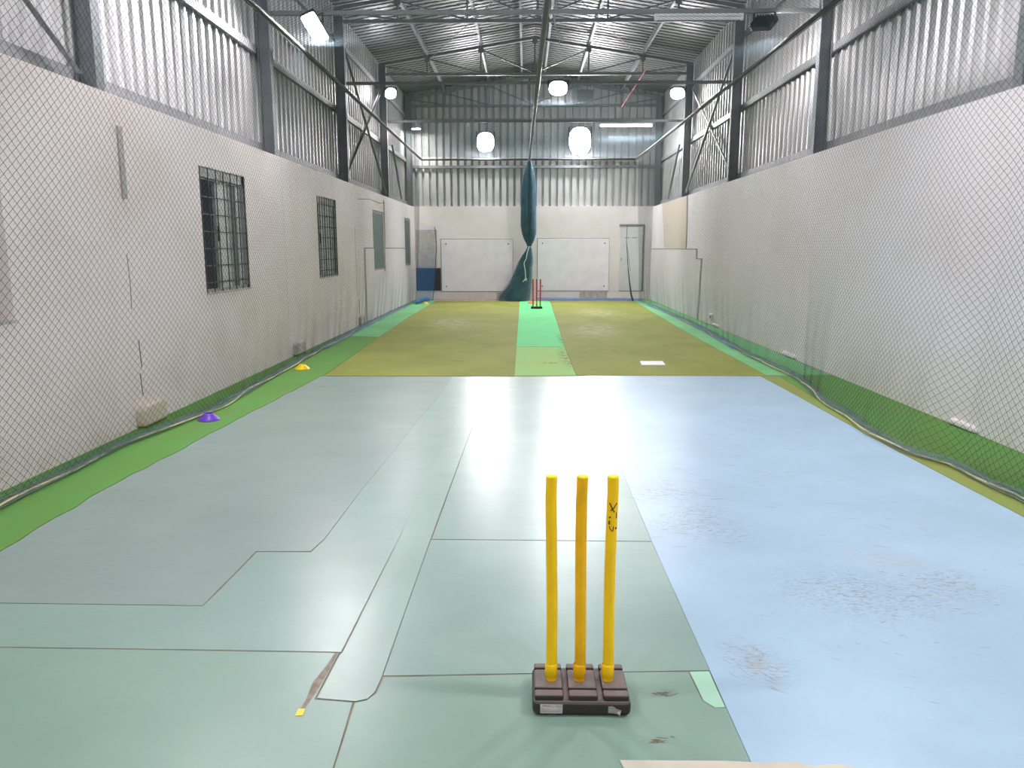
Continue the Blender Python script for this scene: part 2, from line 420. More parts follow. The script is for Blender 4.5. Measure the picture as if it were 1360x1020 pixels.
# windows on the left wall
names = ['window_1', 'window_2', 'window_3', 'window_4', 'window_5']
wlab = ['barred window cut by the picture edge, nearest of the five', 'second barred window with an open dark sash beside pale grey glass',
        'third barred window with grey glass behind a close steel grille', 'fourth window closed by a dull grey green board', 'last window by the end wall, closed by a grey green board']
for i, (a, b_) in enumerate(WIN):
    w = thing(names[i], wlab[i], 'window', (XL - .15, (a + b_)/2, WZ0), kind='structure')
    xf = XL - (.17 if i == 0 else .05)
    fr = MB()
    for p, q in (((a, WZ0), (a + .05, WZ1)), ((b_ - .05, WZ0), (b_, WZ1)), ((a, WZ0), (b_, WZ0 + .05)), ((a, WZ1 - .10), (b_, WZ1))):
        fr.box((xf - .03, p[0] + .001, p[1] + .001), (xf + .03, q[0] - .001, q[1] - .001))
    fr.build('window_frame', M['alu'], w)
    MB().box((XL - .245, a + .002, WZ0 + .0005), (XL + .012, b_ - .002, WZ0 + .018)).build('sill', M['concrete'], w)
    if i < 3:
        ysp = [a + (.30 if i == 0 else .50), a + .86, a + 1.06, b_ - .045] if i != 2 else [a + .25, a + .62, a + .95, b_ - .05]
        for k in range(3):
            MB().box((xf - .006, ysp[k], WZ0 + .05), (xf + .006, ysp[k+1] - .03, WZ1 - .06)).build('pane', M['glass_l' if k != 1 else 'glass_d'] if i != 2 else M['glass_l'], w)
            MB().box((xf - .018, ysp[k+1] - .03, WZ0 + .05), (xf + .018, ysp[k+1] - .001, WZ1 - .06)).build('sash_stile', M['alu'], w)
        MB().box((xf - .018, ysp[0] - .045, WZ0 + .05), (xf + .018, ysp[0], WZ1 - .06)).build('sash_stile', M['alu'], w)
        MB().box((xf + .018, ysp[0] - .03, 1.58), (xf + .035, ysp[0] - .012, 1.74)).build('handle', M['black'], w)
        gr = MB(); xg = XL - (.09 if i == 0 else .004)
        nb = 7 if i == 1 else 9
        for k in range(nb):
            y = a + .03 + (b_ - a - .06) * k / (nb - 1); gr.tube([(xg, y, WZ0 + .012), (xg, y, WZ1 - .001)], .006, 6)
        for k in range(7):
            z = WZ0 + .12 + (WZ1 - WZ0 - .24) * k / 6; gr.box((xg - .012, a + .002, z - .006), (xg - .006, b_ - .002, z + .006))
        gr.build('grille', M['grille'], w)
    else:
        MB().box((xf + .03, a + .05, WZ0 + .05), (xf + .045, b_ - .05, WZ1 - .06)).build('cover_board', M['cover'], w)

# door in the back wall
d = thing('door_1', 'grey flush door in the end wall beside the plain side wall', 'door', (3.1, YB, .25), kind='structure')
MB().box((2.78, YB - .035, .27), (3.43, YB - .002, 2.13)).build('door_leaf', M['door'], d, bevel=.004)
fr = MB().box((2.75, YB - .05, 2.14), (3.49, YB - .002, 2.20)).box((3.435, YB - .05, .25), (3.49, YB - .002, 2.14)).box((2.765, YB - .02, .25), (3.435, YB - .002, .265))
fr.build('door_frame', M['steel'], d)
MB().box((2.80, YB - .075, 1.14), (2.82, YB - .035, 1.24)).build('door_handle', M['alu'], d, bevel=.004)
lt = MB(); rr_ = random.Random(3)
for xa, xb in ((2.885, 3.06), (3.105, 3.285)):
    x = xa
    while x < xb - .012:
        h = rr_.uniform(.022, .036); lt.box((x, YB - .0372, 1.80), (x + .009, YB - .0352, 1.80 + h)); lt.box((x + .009, YB - .0372, 1.80 + rr_.uniform(0, h - .008)), (x + .019, YB - .0352, 1.808 + rr_.uniform(0, .02))); x += .028
l_ = lt.build('lettering', M['dark'], d)

# concrete lumps, lining boards, cracks: all part of the walls
def lump(par, x, y, w, h, dpt, mat='concrete'):
    mb = MB(); sg = 1 if x < 0 else -1
    pts = [(-w/2, .009), (-w/2, h*.8), (-w*.38, h*.97), (w*.36, h), (w*.5, h*.85), (w*.5, .009)]
    mb.extrude([(x, y + p, q) for p, q in pts], (sg*dpt, 0, 0))
    return mb.build('footing', M[mat], par, bevel=.035, seg=3)
lump(wl, XL - .02, 6.46, .42, .20, .10, 'beige'); lump(wl, XL - .02, 10.90, .46, .20, .09, 'concrete'); lump(wl, XL - .02, 15.2, .4, .2, .07)
lump(wr, XR + .02, 6.38, .40, .065, .06, 'wall_b'); lump(wr, XR + .02, 10.72, .5, .065, .06, 'wall_b'); lump(wr, XR + .02, 14.95, .45, .06, .05, 'wall_b')
def crack(par, x, pts, w=.008, mat='dark'):
    mb = MB(); sg = 1 if x < 0 else -1
    for p, q in zip(pts, pts[1:]): mb.bar((x + sg*.001, p[0], p[1]), (x + sg*.001, q[0], q[1]), .003, w, up=(0, 1, 0.01))
    c = mb.build('crack', M[mat], par); c['label'] = 'dark crack in the white paint' if mat == 'dark' else 'grey joint line between white boards'
crack(wl, XL, [(6.33, 1.46), (6.345, 1.2), (6.33, 1.0)], .005); crack(wl, XL, [(6.40, .74), (6.42, .5)], .009); crack(wl, XL, [(6.38, .46), (6.40, .26)], .009)
crack(wl, XL, [(10.69, .46), (10.70, .33), (10.74, .26)], .03)
crack(wl, XL, [(14.95, 1.9), (14.93, 1.5), (14.95, 1.1), (14.93, .6)], .010, 'joint'); crack(wl, XL, [(15.1, .5), (15.1, .12)], .03)
crack(wl, XL, [(15.3, 2.45), (16.4, 2.52), (17.5, 2.50), (18.6, 2.56), (19.8, 2.52), (20.9, 2.42)], .016, 'joint')
xp = XL + .001
pl = [(15.72, .002), (22.95, .002), (22.95, .98), (18.02, .98), (18.02, 1.52), (20.9, 1.52), (20.9, .98)]
mb = MB()
mb.box((XL + .001, 15.72, .009), (XL + .02, 22.97, .97)); mb.box((XL + .001, 15.72, .97), (XL + .02, 16.66, 1.52)); mb.box((XL + .001, 18.0, .97), (XL + .02, 21.0, 1.52))
mb.box((XL + .001, 18.03, 1.525), (XL + .016, 21.0, 2.60))
o = mb.build('lining_board', M['panel'], wl); o['label'] = 'white boards lining the far part of the wall'
mb = MB()
mb.extrude([(XR - .001, 16.5, .009), (XR - .001, 22.97, .009), (XR - .001, 22.97, 1.5), (XR - .001, 16.86, 1.5), (XR - .001, 16.85, 1.30), (XR - .001, 16.36, 1.30)], (-.02, 0, 0))
o = mb.build('lining_board', M['panel'], wr); o['label'] = 'white board with block courses on the far lower wall'
def joint(x, pts, par): crack(par, x, pts, .022, 'joint')
joint(XL + .021, [(15.735, .02), (15.735, 1.51), (16.65, 1.51)], wl); joint(XL + .021, [(18.0, 1.51), (20.99, 1.51)], wl); joint(XL + .017, [(18.05, 1.54), (18.05, 2.58)], wl)
joint(XR - .022, [(16.53, .02), (16.38, 1.285), (16.86, 1.285), (16.87, 1.49), (22.9, 1.49)], wr); joint(XR - .014, [(18.0, 1.53), (18.02, 2.2), (18.11, 2.68)], wr)
for xw, sg, y, par in ((XL, 1, 10.72, wl), (XR, -1, 10.55, wr)):  # thin raised band on each side wall, in the end wall's paint
    o = MB().box((xw + sg*.0005, y - .17, .22), (xw + sg*.005, y + .15, HW - .004)).build('raised_band', M['wall_b'], par)
mb = MB().extrude([(XR - .001, 17.98, 1.51), (XR - .001, 20.8, 1.51), (XR - .001, 21.4, 2.695), (XR - .001, 18.1, 2.695), (XR - .001, 18.0, 2.2)], (-.012, 0, 0))
o = mb.build('lining_board', M['beige'], wr); o['label'] = 'bare cream patch high on the far wall'
for xa, xb, za, zb in ((1.6, 2.43, .02, .24), (-.86, -.40, .05, .21)):
    o = MB().box((xa, YB - .006, za), (xb, YB - .001, zb)).build('plaster_patch', M['concrete'], wb); o['label'] = 'grey bare plaster low on the wall'
o = MB().box((XL + .03, YB - .008, .95), (-2.62, YB - .001, 2.05)).build('plaster_patch', M['concrete'], wb); o['label'] = 'grey bare plaster in the corner'

# boards and fittings on the end wall
for k, (xa, xb, za, zb, lab) in enumerate(((-2.49, -.38, .25, 1.765, 'large white rebound board between the hanging net and the windowed wall'),
                                           (.355, 2.455, .268, 1.785, 'large white rebound board between the red stumps and the grey door'))):
    t = thing('rebound_board', lab, 'board', ((xa + xb)/2, YB - .02, za), group='white boards on the end wall')
    MB().box((xa, YB - .032, za), (xb, YB - .012, zb)).build('panel_sheet', M['board'], t, bevel=.003)
    bt = MB().box((xa - .02, YB - .011, za - .02), (xb + .01, YB - .002, zb + .018)); bt.build('backing_batten', M['steel'], t)
    for px in (xa + .14, xb - .13):
        for pz in (za + .14, zb - .13): MB().box((px - .014, YB - .042, pz - .018), (px + .014, YB - .032, pz + .018)).build('bolt', M['dark'], t)
nb_ = MB().box((XL + .03, YB - .05, .265), (-2.52, YB - .02, .93)).build('dark_board', M['navy'], bevel=.003); tag(nb_, 'dark navy board on the end wall behind the loose blue net', 'board')

tr = MB().box((XL + .001, 6.325, 1.90), (XL + .018, 6.395, 2.465)).build('cable_trunking', M['trunk'], bevel=.003); tag(tr, 'short grey cable trunking upright on the windowed wall', 'trunking')
sk = thing('wall_socket', 'small white socket box low on the plain side wall', 'socket', (XR - .03, 15.3, .13))
MB().box((XR - .045, 15.2, .11), (XR - .001, 15.42, .22)).build('socket_box', M['white'], sk, bevel=.005)
MB().box((XR - .047, 15.24, .15), (XR - .0452, 15.3, .19)).build('socket_face', M['dark'], sk)

# ------------------------------------------------------------------ steel frame
ordl = ['first', 'second', 'third', 'fourth', 'fifth', 'last']
def column(x, sg, y, lab, grp):
    tf, bf, dp = .011, .115, .16
    a, b_ = x - sg*.004, x - sg*(.004 + dp)
    P_ = [(a, y-bf/2), (a, y+bf/2), (a - sg*tf, y+bf/2), (a - sg*tf, y+.005), (b_ + sg*tf, y+.005), (b_ + sg*tf, y+bf/2), (b_, y+bf/2), (b_, y-bf/2), (b_ + sg*tf, y-bf/2), (b_ + sg*tf, y-.005), (a - sg*tf, y-.005), (a - sg*tf, y-bf/2)]
    t = thing('steel_column', lab, 'column', ((a + b_)/2, y, HW), group=grp)
    MB().extrude([(p, q, HW + .001) for p, q in P_], (0, 0, chord(x) - HW - .03)).build('shaft', M['steel'], t)
    MB().box((a - sg*.002, y - .075, HW + .001), (b_, y + .075, HW + .013)).build('base_plate', M['girt'], t)
    return t
wherel = ['by the nearest window, cut by the picture top', 'between the first and second windows', 'between the second and third windows', 'between the third and fourth windows', 'between the fourth and last windows', 'in the end wall corner']
wherer = ['cut by the picture top, nearest of its row', 'at the picture edge, second of its row', 'where the dark lamp hangs', 'beyond the dark lamp', 'beside the lit floodlight', 'in the end wall corner above the door']
for k, y in enumerate(COLS):
    column(XL, 1, y, 'grey steel column on the windowed wall, ' + wherel[k], 'columns on the windowed wall')
    column(XR, -1, y, 'grey steel column on the plain wall, ' + wherer[k], 'columns on the plain wall')

lvl = [('low', HW + .002, .15, 'lowest'), ('mid', 3.95, .10, 'middle'), ('top', 5.20, .09, 'topmost')]
for x, sg, w in ((XL - .170, -1, 'windowed'), (XR + .170, 1, 'plain')):
    for _, z, h, wd in lvl:
        g_ = MB(); xa, xb = x, x + sg*.048
        g_.box((xa, YF + .05, z), (xa + sg*.005, YB - .02, z + h)); g_.box((xa + sg*.005, YF + .05, z), (xb, YB - .02, z + .006)); g_.box((xa + sg*.005, YF + .05, z + h - .006), (xb, YB - .02, z + h))
        o = g_.build('wall_rail', M['girt']); tag(o, f'{wd} grey steel rail along the cladding of the {w} wall', 'rail', group='rails along the cladding', kind='thing')
for z, lab in ((3.80, 'grey steel rail across the end wall cladding below the net pipe'), (5.10, 'grey steel rail across the end wall cladding above the lamps')):
    o = MB().box((XL - .15, YB - .02, z), (XR + .15, YB + .045, z + .07)).build('wall_rail', M['girt']); tag(o, lab, 'rail', group='rails across the end wall', kind='thing')

def brace(p, q, lab, grp, mat='girt'):
    o = MB().angle(p, q, .042, .006, up=(1, 0, 0)).build('cross_brace', M[mat]); tag(o, lab, 'brace', group=grp)
for x, w in ((XL - .07, 'windowed'), (XR + .07, 'plain')):
    sg = 1 if x < 0 else -1
    brace((x, COLS[3] + .12, 5.15), (x, COLS[4] - .12, HW + .11), f'diagonal steel brace on the {w} wall falling toward the end wall in the crossed bay', 'crossed braces')
    brace((x - sg*.055, COLS[3] + .12, HW + .11), (x - sg*.055, COLS[4] - .12, 5.15), f'diagonal steel brace on the {w} wall rising toward the end wall in the crossed bay', 'crossed braces')
    brace((x, COLS[4] + .9, 4.05), (x, COLS[4] + 2.2, HW + .11), f'short diagonal brace on the {w} wall in the last bay by the corner', 'crossed braces')
brace((XL - .10, COLS[0] + .15, 5.15), (XL - .10, COLS[1] - .14, HW + .11), 'dark diagonal brace on the windowed wall in the near top corner', 'crossed braces', 'steel')

def truss(y, lab):
    t = thing('roof_truss', lab, 'truss', (RX, y, 5.46), group='roof trusses')
    xl, xr = XL - .15, XR + .15
    for xa, xb in ((xl, RX), (RX, xr)):
        MB().angle((xa, y, chord(xa) - .03), (xb, y, chord(xb) - .03), .06, .008).build('top_chord', M['truss'], t)
    MB().bar((xl, y, 5.50), (xr, y, 5.50), .06, .06).build('bottom_chord', M['truss'], t)
    nodes = [RX - 2.5, RX - 1.25, RX, RX + 1.25, RX + 2.5]
    for x in nodes:
        MB().bar((x, y, 5.53), (x, y, chord(x) - .04), .035, .035, up=(0, 1, 0)).build('web_post', M['truss'], t)
    for a, b_ in ((xl + .1, nodes[0]), (nodes[0], nodes[1]), (nodes[1], nodes[2]), (xr - .1, nodes[4]), (nodes[4], nodes[3]), (nodes[3], nodes[2])):
        MB().bar((a, y + .02, chord(a) - .05), (b_, y + .02, 5.53), .03, .03, up=(0, 1, 0)).build('web_diagonal', M['truss'], t)
    for x in nodes: MB().box((x - .06, y - .012, chord(x) - .12), (x + .06, y - .004, chord(x) - .01)).build('gusset', M['truss'], t)
truss(COLS[3], 'nearest steel roof truss in view, above the third pair of columns')
truss(COLS[4], 'middle steel roof truss with its whole triangle in view')
truss(COLS[5] + .02, 'farthest steel roof truss against the gable sheeting')
pls = [('second purlin from the windowed wall eave', RX - 2.5), ('purlin between the eave and ridge on the windowed side', RX - 1.25), ('ridge purlin on the windowed wall side', RX - .32), ('ridge purlin on the plain wall side', RX + .32),
       ('purlin between the eave and ridge on the plain side', RX + 1.25), ('second purlin from the plain wall eave', RX + 2.5)]
for lab, x in pls:
    z = chord(x) + .005; mb = MB()
    mb.box((x - .025, YF + .05, z), (x - .020, YB - .03, z + .11)); mb.box((x - .020, YF + .05, z), (x + .025, YB - .03, z + .005)); mb.box((x - .020, YF + .05, z + .105), (x + .025, YB - .03, z + .11))
    o = mb.build('roof_purlin', M['girt']); tag(o, 'long steel ' + lab, 'purlin', group='roof purlins', kind='thing')
for a, b_, lab in (((RX + .4, COLS[3] + .034), (RX + 2.45, COLS[4] - .034), 'thin roof tie rod on the plain wall side of the ridge'), ((RX - .4, COLS[3] + .034), (RX - 2.45, COLS[4] - .034), 'thin roof tie rod on the windowed side of the ridge')):
    o = MB().tube([(a[0], a[1], chord(a[0]) - .08), (b_[0], b_[1], chord(b_[0]) - .08)], .009, 6).build('tie_rod', M['truss']); tag(o, lab, 'rod', group='roof tie rods')

# net rails (pipes)
def px_l(y): return -2.83 - (y - 8.2) * .0097
def px_r(y): return 3.18 - (y - 8.2) * .0036
def px_c(y): return .215 - (y - 8.2) * .0080
RY0, RY1 = 0.4, 22.6
def rail(p, q, r, lab, grp, mat='pipe'):
    o = MB().tube([p, q], r, 12).build('net_rail', M[mat]); tag(o, lab, 'pipe', group=grp); return o
rail((px_l(RY0), RY0, 4.0), (px_l(RY1) , RY1, 4.0), .028, 'long pipe carrying the net along the windowed wall', 'net pipes')
rail((px_r(RY0), RY0, 4.0), (px_r(RY1), RY1, 4.0), .028, 'long pipe carrying the net along the plain wall', 'net pipes')
rail((px_c(RY0), RY0, 4.0), (px_c(RY1), RY1 - .04, 3.98), .034, 'long overhead pipe down the middle that carries the bundled net', 'net pipes')
rail((px_l(RY1) - .02, RY1 + .06, 4.0), (px_r(RY1) + .02, RY1 + .06, 4.0), .028, 'pipe across the hall in front of the end wall at the net top', 'net pipes')
for y, w in ((COLS[2], 'nearest, with the unlit tube under it'), (COLS[3], 'middle, with a floodlight hung from it'), (COLS[4], 'farthest, just above the lit tube')):
    o = MB().bar((XL + .01, y, 4.45), (XR - .01, y, 4.45), .05, .05).build('cross_rail', M['truss']); tag(o, 'steel crossbar between opposite columns, ' + w, 'crossbar', group='crossbars above the net')

# ------------------------------------------------------------------ nets
DW, DH = 0.072, 0.062
def strands(S, U0, U1, V0, V1, n0, r, step=2, dw=DW, dh=DH, wrap=False):
    """two families of twine on the surface S(u, v); n0 = typical surface normal"""
    slope = dw / dh; L, H = U1 - U0, V1 - V0
    V, F = [], []; off = 0
    for fam in (1, -1):
        k0 = -int(H * slope / dw) - 1 if fam > 0 else 0
        k1 = int(L / dw) + 1 if fam > 0 else int((L + H * slope) / dw) + 1
        for k in range(k0, k1 + 1):
            us = k * dw                      # u at v = 0
            # u = us + fam*slope*v
            if fam > 0: va, vb = max(0, -us / slope), min(H, (L - us) / slope)
            else: va, vb = max(0, (us - L) / slope), min(H, us / slope)
            if vb - va < 1e-3: continue
            n = max(2, int(math.ceil((vb - va) / (dh / 2 * step))) + 1)
            v = np.linspace(va, vb, n); u = us + fam * slope * v
            P = S(U0 + u, V0 + v)
            T = np.gradient(P, axis=0); T /= np.linalg.norm(T, axis=1, keepdims=True) + 1e-9
            B = np.cross(T, np.asarray(n0)); B /= np.linalg.norm(B, axis=1, keepdims=True) + 1e-9
            Nn = np.cross(B, T)
            ring = [P + r * (math.cos(a) * Nn + math.sin(a) * B) for a in (PI/2, PI/2 + 2*PI/3, PI/2 + 4*PI/3)]
            V.append(np.stack(ring, 1).reshape(-1, 3))
            i = np.arange(n - 1)[:, None] * 3 + off
            for c in range(3):
                d_ = (c + 1) % 3
                F.append(np.concatenate([i + c, i + d_, i + 3 + d_, i + 3 + c], 1))
            off += n * 3
    return np.concatenate(V), np.concatenate(F)

def knots(S, U0, U1, V0, V1, r, dw=DW, dh=DH):
    L, H = U1 - U0, V1 - V0; pu, pv = [], []
    for j in range(int(H / (dh / 2)) + 1):
        a = np.arange(0 if j % 2 == 0 else dw / 2, L, dw); pu.append(a); pv.append(np.full_like(a, j * dh / 2))
    P = S(U0 + np.concatenate(pu), V0 + np.concatenate(pv))
    D = r * np.array([(1,0,0),(-1,0,0),(0,1,0),(0,-1,0),(0,0,1),(0,0,-1)])
    V = (P[:, None, :] + D[None]).reshape(-1, 3); b_ = np.arange(len(P))[:, None] * 6
    T = np.array([(0,2,4),(2,1,4),(1,3,4),(3,0,4),(2,0,5),(1,2,5),(3,1,5),(0,3,5)])
    return V, (b_[:, None, :] + T[None]).reshape(-1, 3)

def big_mesh(name, parts, mat, parent):
    """parts: list of (verts, faces) arrays"""
    base = PLOC[parent.name]
    V = np.concatenate([p[0] for p in parts]) - base
    tot, sizes, off = [], [], 0
    for v, f in parts:
        tot.append((f + off).reshape(-1)); sizes.append(np.full(len(f), f.shape[1])); off += len(v)
    loops = np.concatenate(tot).astype(np.int32); sizes = np.concatenate(sizes).astype(np.int32)
    me = bpy.data.meshes.new(name)
    me.vertices.add(len(V)); me.vertices.foreach_set('co', V.astype(np.float32).reshape(-1))
    me.loops.add(len(loops)); me.loops.foreach_set('vertex_index', loops)
    me.polygons.add(len(sizes)); st = np.concatenate([[0], np.cumsum(sizes)[:-1]]).astype(np.int32)
    me.polygons.foreach_set('loop_start', st)
    me.update(calc_edges=True); me.validate()
    me.materials.append(mat)
    ob = bpy.data.objects.new(name, me); COL.objects.link(ob); ob.parent = parent
    return ob

def hem(path, n, rx, rz, r, seed, step=.05, z0=.010):
    """slack net lying bunched along a floor path: many loose twines criss-crossing"""
    g = np.random.default_rng(seed); V, F, off = [], [], 0
    path = np.array(path); s = np.concatenate([[0], np.cumsum(np.linalg.norm(np.diff(path, axis=0), axis=1))])
    t = np.arange(0, s[-1], step); C = np.stack([np.interp(t, s, path[:, i]) for i in range(2)], 1)
    T = np.gradient(C, axis=0); T /= np.linalg.norm(T, axis=1, keepdims=True); Nn = np.stack([-T[:, 1], T[:, 0]], 1)
    for k in range(n):
        ph = g.uniform(0, 2*PI, 4); fr = g.uniform(3, 16, 2)
        rad = np.sqrt(np.clip(.55 + .45*np.sin(t*fr[0]*.4 + ph[0]), 0, 1)); an = ph[1] + np.cumsum(g.normal(0, .35, len(t)))
        a = rad*np.cos(an)*rx; h = z0 + r + (rad*np.sin(an)*.5 + .5)*rz*2
        P = np.concatenate([C + Nn*a[:, None], h[:, None]], 1)
        n_ = len(t); ring = [P + r*np.array([0, 0, 1.0]), P + r*np.concatenate([Nn*.87, np.full((n_, 1), -.5)], 1), P - r*np.concatenate([Nn*.87, np.full((n_, 1), .5)], 1)]
        V.append(np.stack(ring, 1).reshape(-1, 3)); i = np.arange(n_ - 1)[:, None]*3 + off
        for c in range(3):
            d_ = (c+1) % 3; F.append(np.concatenate([i+c, i+d_, i+3+d_, i+3+c], 1))
        off += n_*3
    return np.concatenate(V), np.concatenate(F)

ZT = 3.955
def side_surface(px, path, sg):
    yy = np.array([p[1] for p in path]); xx = np.array([p[0] for p in path])
    def S(u, v):
        t = v / ZT; xt = np.interp(u, [RY0, RY1], [px(RY0), px(RY1)]); xb = np.interp(u, yy, xx)
        k = (1 - t)
        x = xt + (xb - xt) * k**1.6 + .012*np.sin(2.3*u + 1.1*v) * np.sin(PI*np.clip(t, 0, 1))
        w = k**7
        x = x + sg*.007*w*np.sin(11*u + 2*np.sin(3*u)); z = .012 + v * (ZT - .012)/ZT + .02*w*np.sin(8*u + 1.5*np.sin(2.3*u))*np.clip(v/.15, 0, 1)
        y = u + .008*w*np.sin(17*u + 9*v)
        return np.stack([x, y, z], -1)
    return S
PATH_L = [(-3.02, 0.6), (-3.10, 3.5), (-3.105, 4.3), (-3.105, 5.0), (-3.13, 5.6), (-3.03, 6.3), (-2.93, 7.1), (-2.98, 8.3), (-3.06, 10.35), (-3.10, 12), (-3.14, 14.0), (-3.19, 17.0), (-3.17, 19.0), (-3.14, 21.0), (-3.12, 22.12)]
PATH_R = [(3.02, 0.6), (3.02, 3.5), (3.02, 4.5), (3.0, 4.8), (3.02, 5.2), (2.86, 5.57), (2.85, 6.1), (2.94, 6.8), (3.00, 7.7), (3.20, 8.8), (3.21, 9.4), (3.18, 10.7), (3.27, 12.5), (3.34, 14.2), (3.38, 16.5), (3.37, 19.0), (3.30, 21.0), (3.24, 22.12)]
def side_net(px, path, sg, lab, seed):
    t = thing('side_net', lab, 'net', (path[0][0], 11.0, 0), group='side nets')
    S = side_surface(px, path, sg)
    ya, yb_ = .8, 22.1
    n0 = (1, 0, 0)
    a = strands(S, ya, yb_, .012, ZT - .01, n0, .00138, 2)
    b_ = knots(S, 3.4, 10.0, .05, ZT - .1, .0028)
    big_mesh('netting', [a, b_], M['net'], t)
    h = hem([(p[0] + sg*.02, p[1]) for p in path if p[1] > .5], 22, .062, .022, .0017, seed)
    big_mesh('gathered_hem', [h], M['hem'], t)
    far = [(np.interp(y, [p[1] for p in path], [p[0] for p in path]) + sg*.045, y) for y in np.arange(11.5, 20.7, .5)]
    big_mesh('gathered_hem', [hem(far, 26, .075, .012, .0016, seed + 9, step=.08)], M['bluehem'], t)
    g = np.random.default_rng(seed + 5); pts = []
    for y in np.arange(.8, 22.08, .12):
        x = np.interp(y, [p[1] for p in path], [p[0] for p in path]); pts.append((x + sg*(.055 + .018*math.sin(y*2.1) + .012*math.sin(y*5.3)), y, .018 + .008*(1 + math.sin(y*3.3))))
    MB().tube(pts, .0075, 6).build('lead_rope', M['rope'], t)['label'] = 'pale rope along the foot of the net'
    tp = MB()
    tp.tube([(px(y), y, 3.955) for y in (.8, 8, 15, 22.3)], .005, 6)
    tp.build('head_rope', M['net'], t)
    return t
side_net(px_l, PATH_L, 1, 'diamond mesh side net hanging in front of the windowed wall', 21)
side_net(px_r, PATH_R, -1, 'diamond mesh side net hanging in front of the plain wall', 22)

t = thing('roof_net', 'diamond mesh net stretched overhead between the long pipes', 'net', (0, 11, 4.06))
def SR(u, v):
    x = px_l(u) + (px_r(u) - px_l(u)) * v / 6.0
    return np.stack([x, u, 4.055 + .02*np.sin(1.3*u)*np.sin(PI*v/6.0)**2], -1)
big_mesh('netting', [strands(SR, .8, 22.5, 0.0, 6.0, (0, 0, 1), .0016, 4)], M['roofnet'], t)

# the middle net drawn together and tied at the far end
Yc = 22.45
ks = .0219
prof = [(3.955, .04, .10), (3.85, .06, .10), (3.72, .10, .095), (3.50, .155, .09), (3.25, .185, .085), (2.9, .205, .08), (2.5, .22, .08), (2.15, .225, .085), (1.95, .20, .09), (1.75, .14, .10), (1.62, .075, .105), (1.55, .045, .105),
        (1.47, .075, .10), (1.30, .14, .05), (1.1, .20, .0), (.8, .26, -.06), (.5, .33, -.13), (.25, .42, -.23), (.10, .47, -.29), (.02, .49, -.31)]
pz = np.array([p[0] for p in prof])[::-1]; prx = np.array([p[1] for p in prof])[::-1]; pcx = np.array([p[2] for p in prof])[::-1]
t = thing('bundled_net', 'teal net drawn into a tied bundle hanging at the middle of the end wall', 'net', (.0, Yc, 0))
def bundle_surface(sc, ph):
    def S(u, v):
        rx = np.interp(v, pz, prx) * sc; cx = np.interp(v, pz, pcx)
        fold = 1 + .10*np.sin(7*u + ph + .6*v) + .06*np.sin(13*u - 2*ph)
        right = np.where(np.cos(u) > 0, np.minimum(rx, np.maximum(.20*sc, rx*.9)), rx)
        x = cx + right*np.cos(u)*fold*np.where(v < 1.3, np.where(np.cos(u) > 0, 1.0, 1.05), 1)
        y = Yc + np.minimum(rx*.62, .30*sc)*np.sin(u)*fold - .12*np.clip(.6 - v, 0, 1)
        return np.stack([x, y, v], -1)
    return S
parts = []
for sc, ph in ((1.0, 0), (.93, .9), (.84, 2.0), (.74, 3.1), (.6, 1.1), (.45, 4.4)):
    Sx = bundle_surface(sc, ph)
    parts.append(strands(lambda u, v, S=Sx: S(u, v), 0, 2*PI, .02, 3.925, (.2, -1, 0), .0030, 2, dw=2*PI/34, dh=.075))
big_mesh('netting', parts, M['netbundle'], t)
core = MB(); nz, na = 44, 28; vs = []
Sx = bundle_surface(.42, .4)
zz = np.linspace(.02, 3.92, nz); aa = np.linspace(0, 2*PI, na, endpoint=False)
for z in zz: vs += [tuple(p) for p in Sx(aa, np.full(na, z))]
core.add(vs, [(i*na+k, i*na+(k+1) % na, (i+1)*na+(k+1) % na, (i+1)*na+k) for i in range(nz-1) for k in range(na)], True)
core.build('inner_folds', M['netbundle'], t)
MB().tube([(.105 + .055*math.cos(a), Yc + .045*math.sin(a), 1.55 + .006*math.sin(3*a)) for a in np.linspace(0, 2*PI, 20, endpoint=False)], .011, 6, closed=True).build('tie', M['white_rope'], t)
rp = [(.10, Yc - .05, 1.55), (.05, Yc - .16, 1.40), (.02, Yc - .20, 1.22), (-.05, Yc - .22, 1.08), (-.02, Yc - .24, .95), (.0, Yc - .25, .80), (.0, Yc - .26, .66), (-.04, Yc - .28, .60), (-.08, Yc - .28, .56)]
MB().tube(rp, .011, 6).tube([(.01, Yc - .26, .66), (.03, Yc - .27, .64), (.02, Yc - .28, .60), (-.02, Yc - .27, .62)], .017, 6).build('tie_rope', M['white_rope'], t)

# loose net end in the corner by the windows, and its twin by the door
t = thing('loose_net', 'loose blue net hanging across the corner below the last window', 'net', (-2.9, 22.3, 0))
ez, ex = np.array([0, .3, .86, 1.2, 1.5, 1.9, 2.12]), np.array([-2.70, -2.66, -2.60, -2.585, -2.56, -2.585, -2.61])
def SLn(du, dv, sg=0):
    def S(u, v):
        e = np.interp(v, ez, ex); x0_ = -3.16
        x = x0_ + (e - x0_) * u / .5; z = .01 + v*(1 + .08*(1 - u/.5)); y = 22.36 + .06*np.sin(9*u + 1.5*v + du) + dv
        return np.stack([x, y, z], -1)
    return S
parts = [strands(SLn(a, b_), 0, .5, .0, top, (0, 1, 0), .0017, 2, dw=.06, dh=.055) for a, b_, top in ((0, 0, 2.10), (1.3, .08, 1.35), (2.4, -.07, .95), (.7, .12, .95))]
big_mesh('netting', parts, M['netblue'], t)
MB().tube([(float(np.interp(v, ez, ex)) + .006, 22.32 + .05*math.sin(4*v), .012 + v) for v in np.linspace(0, 2.1, 24)], .010, 6).build('edge_rope', M['net'], t)
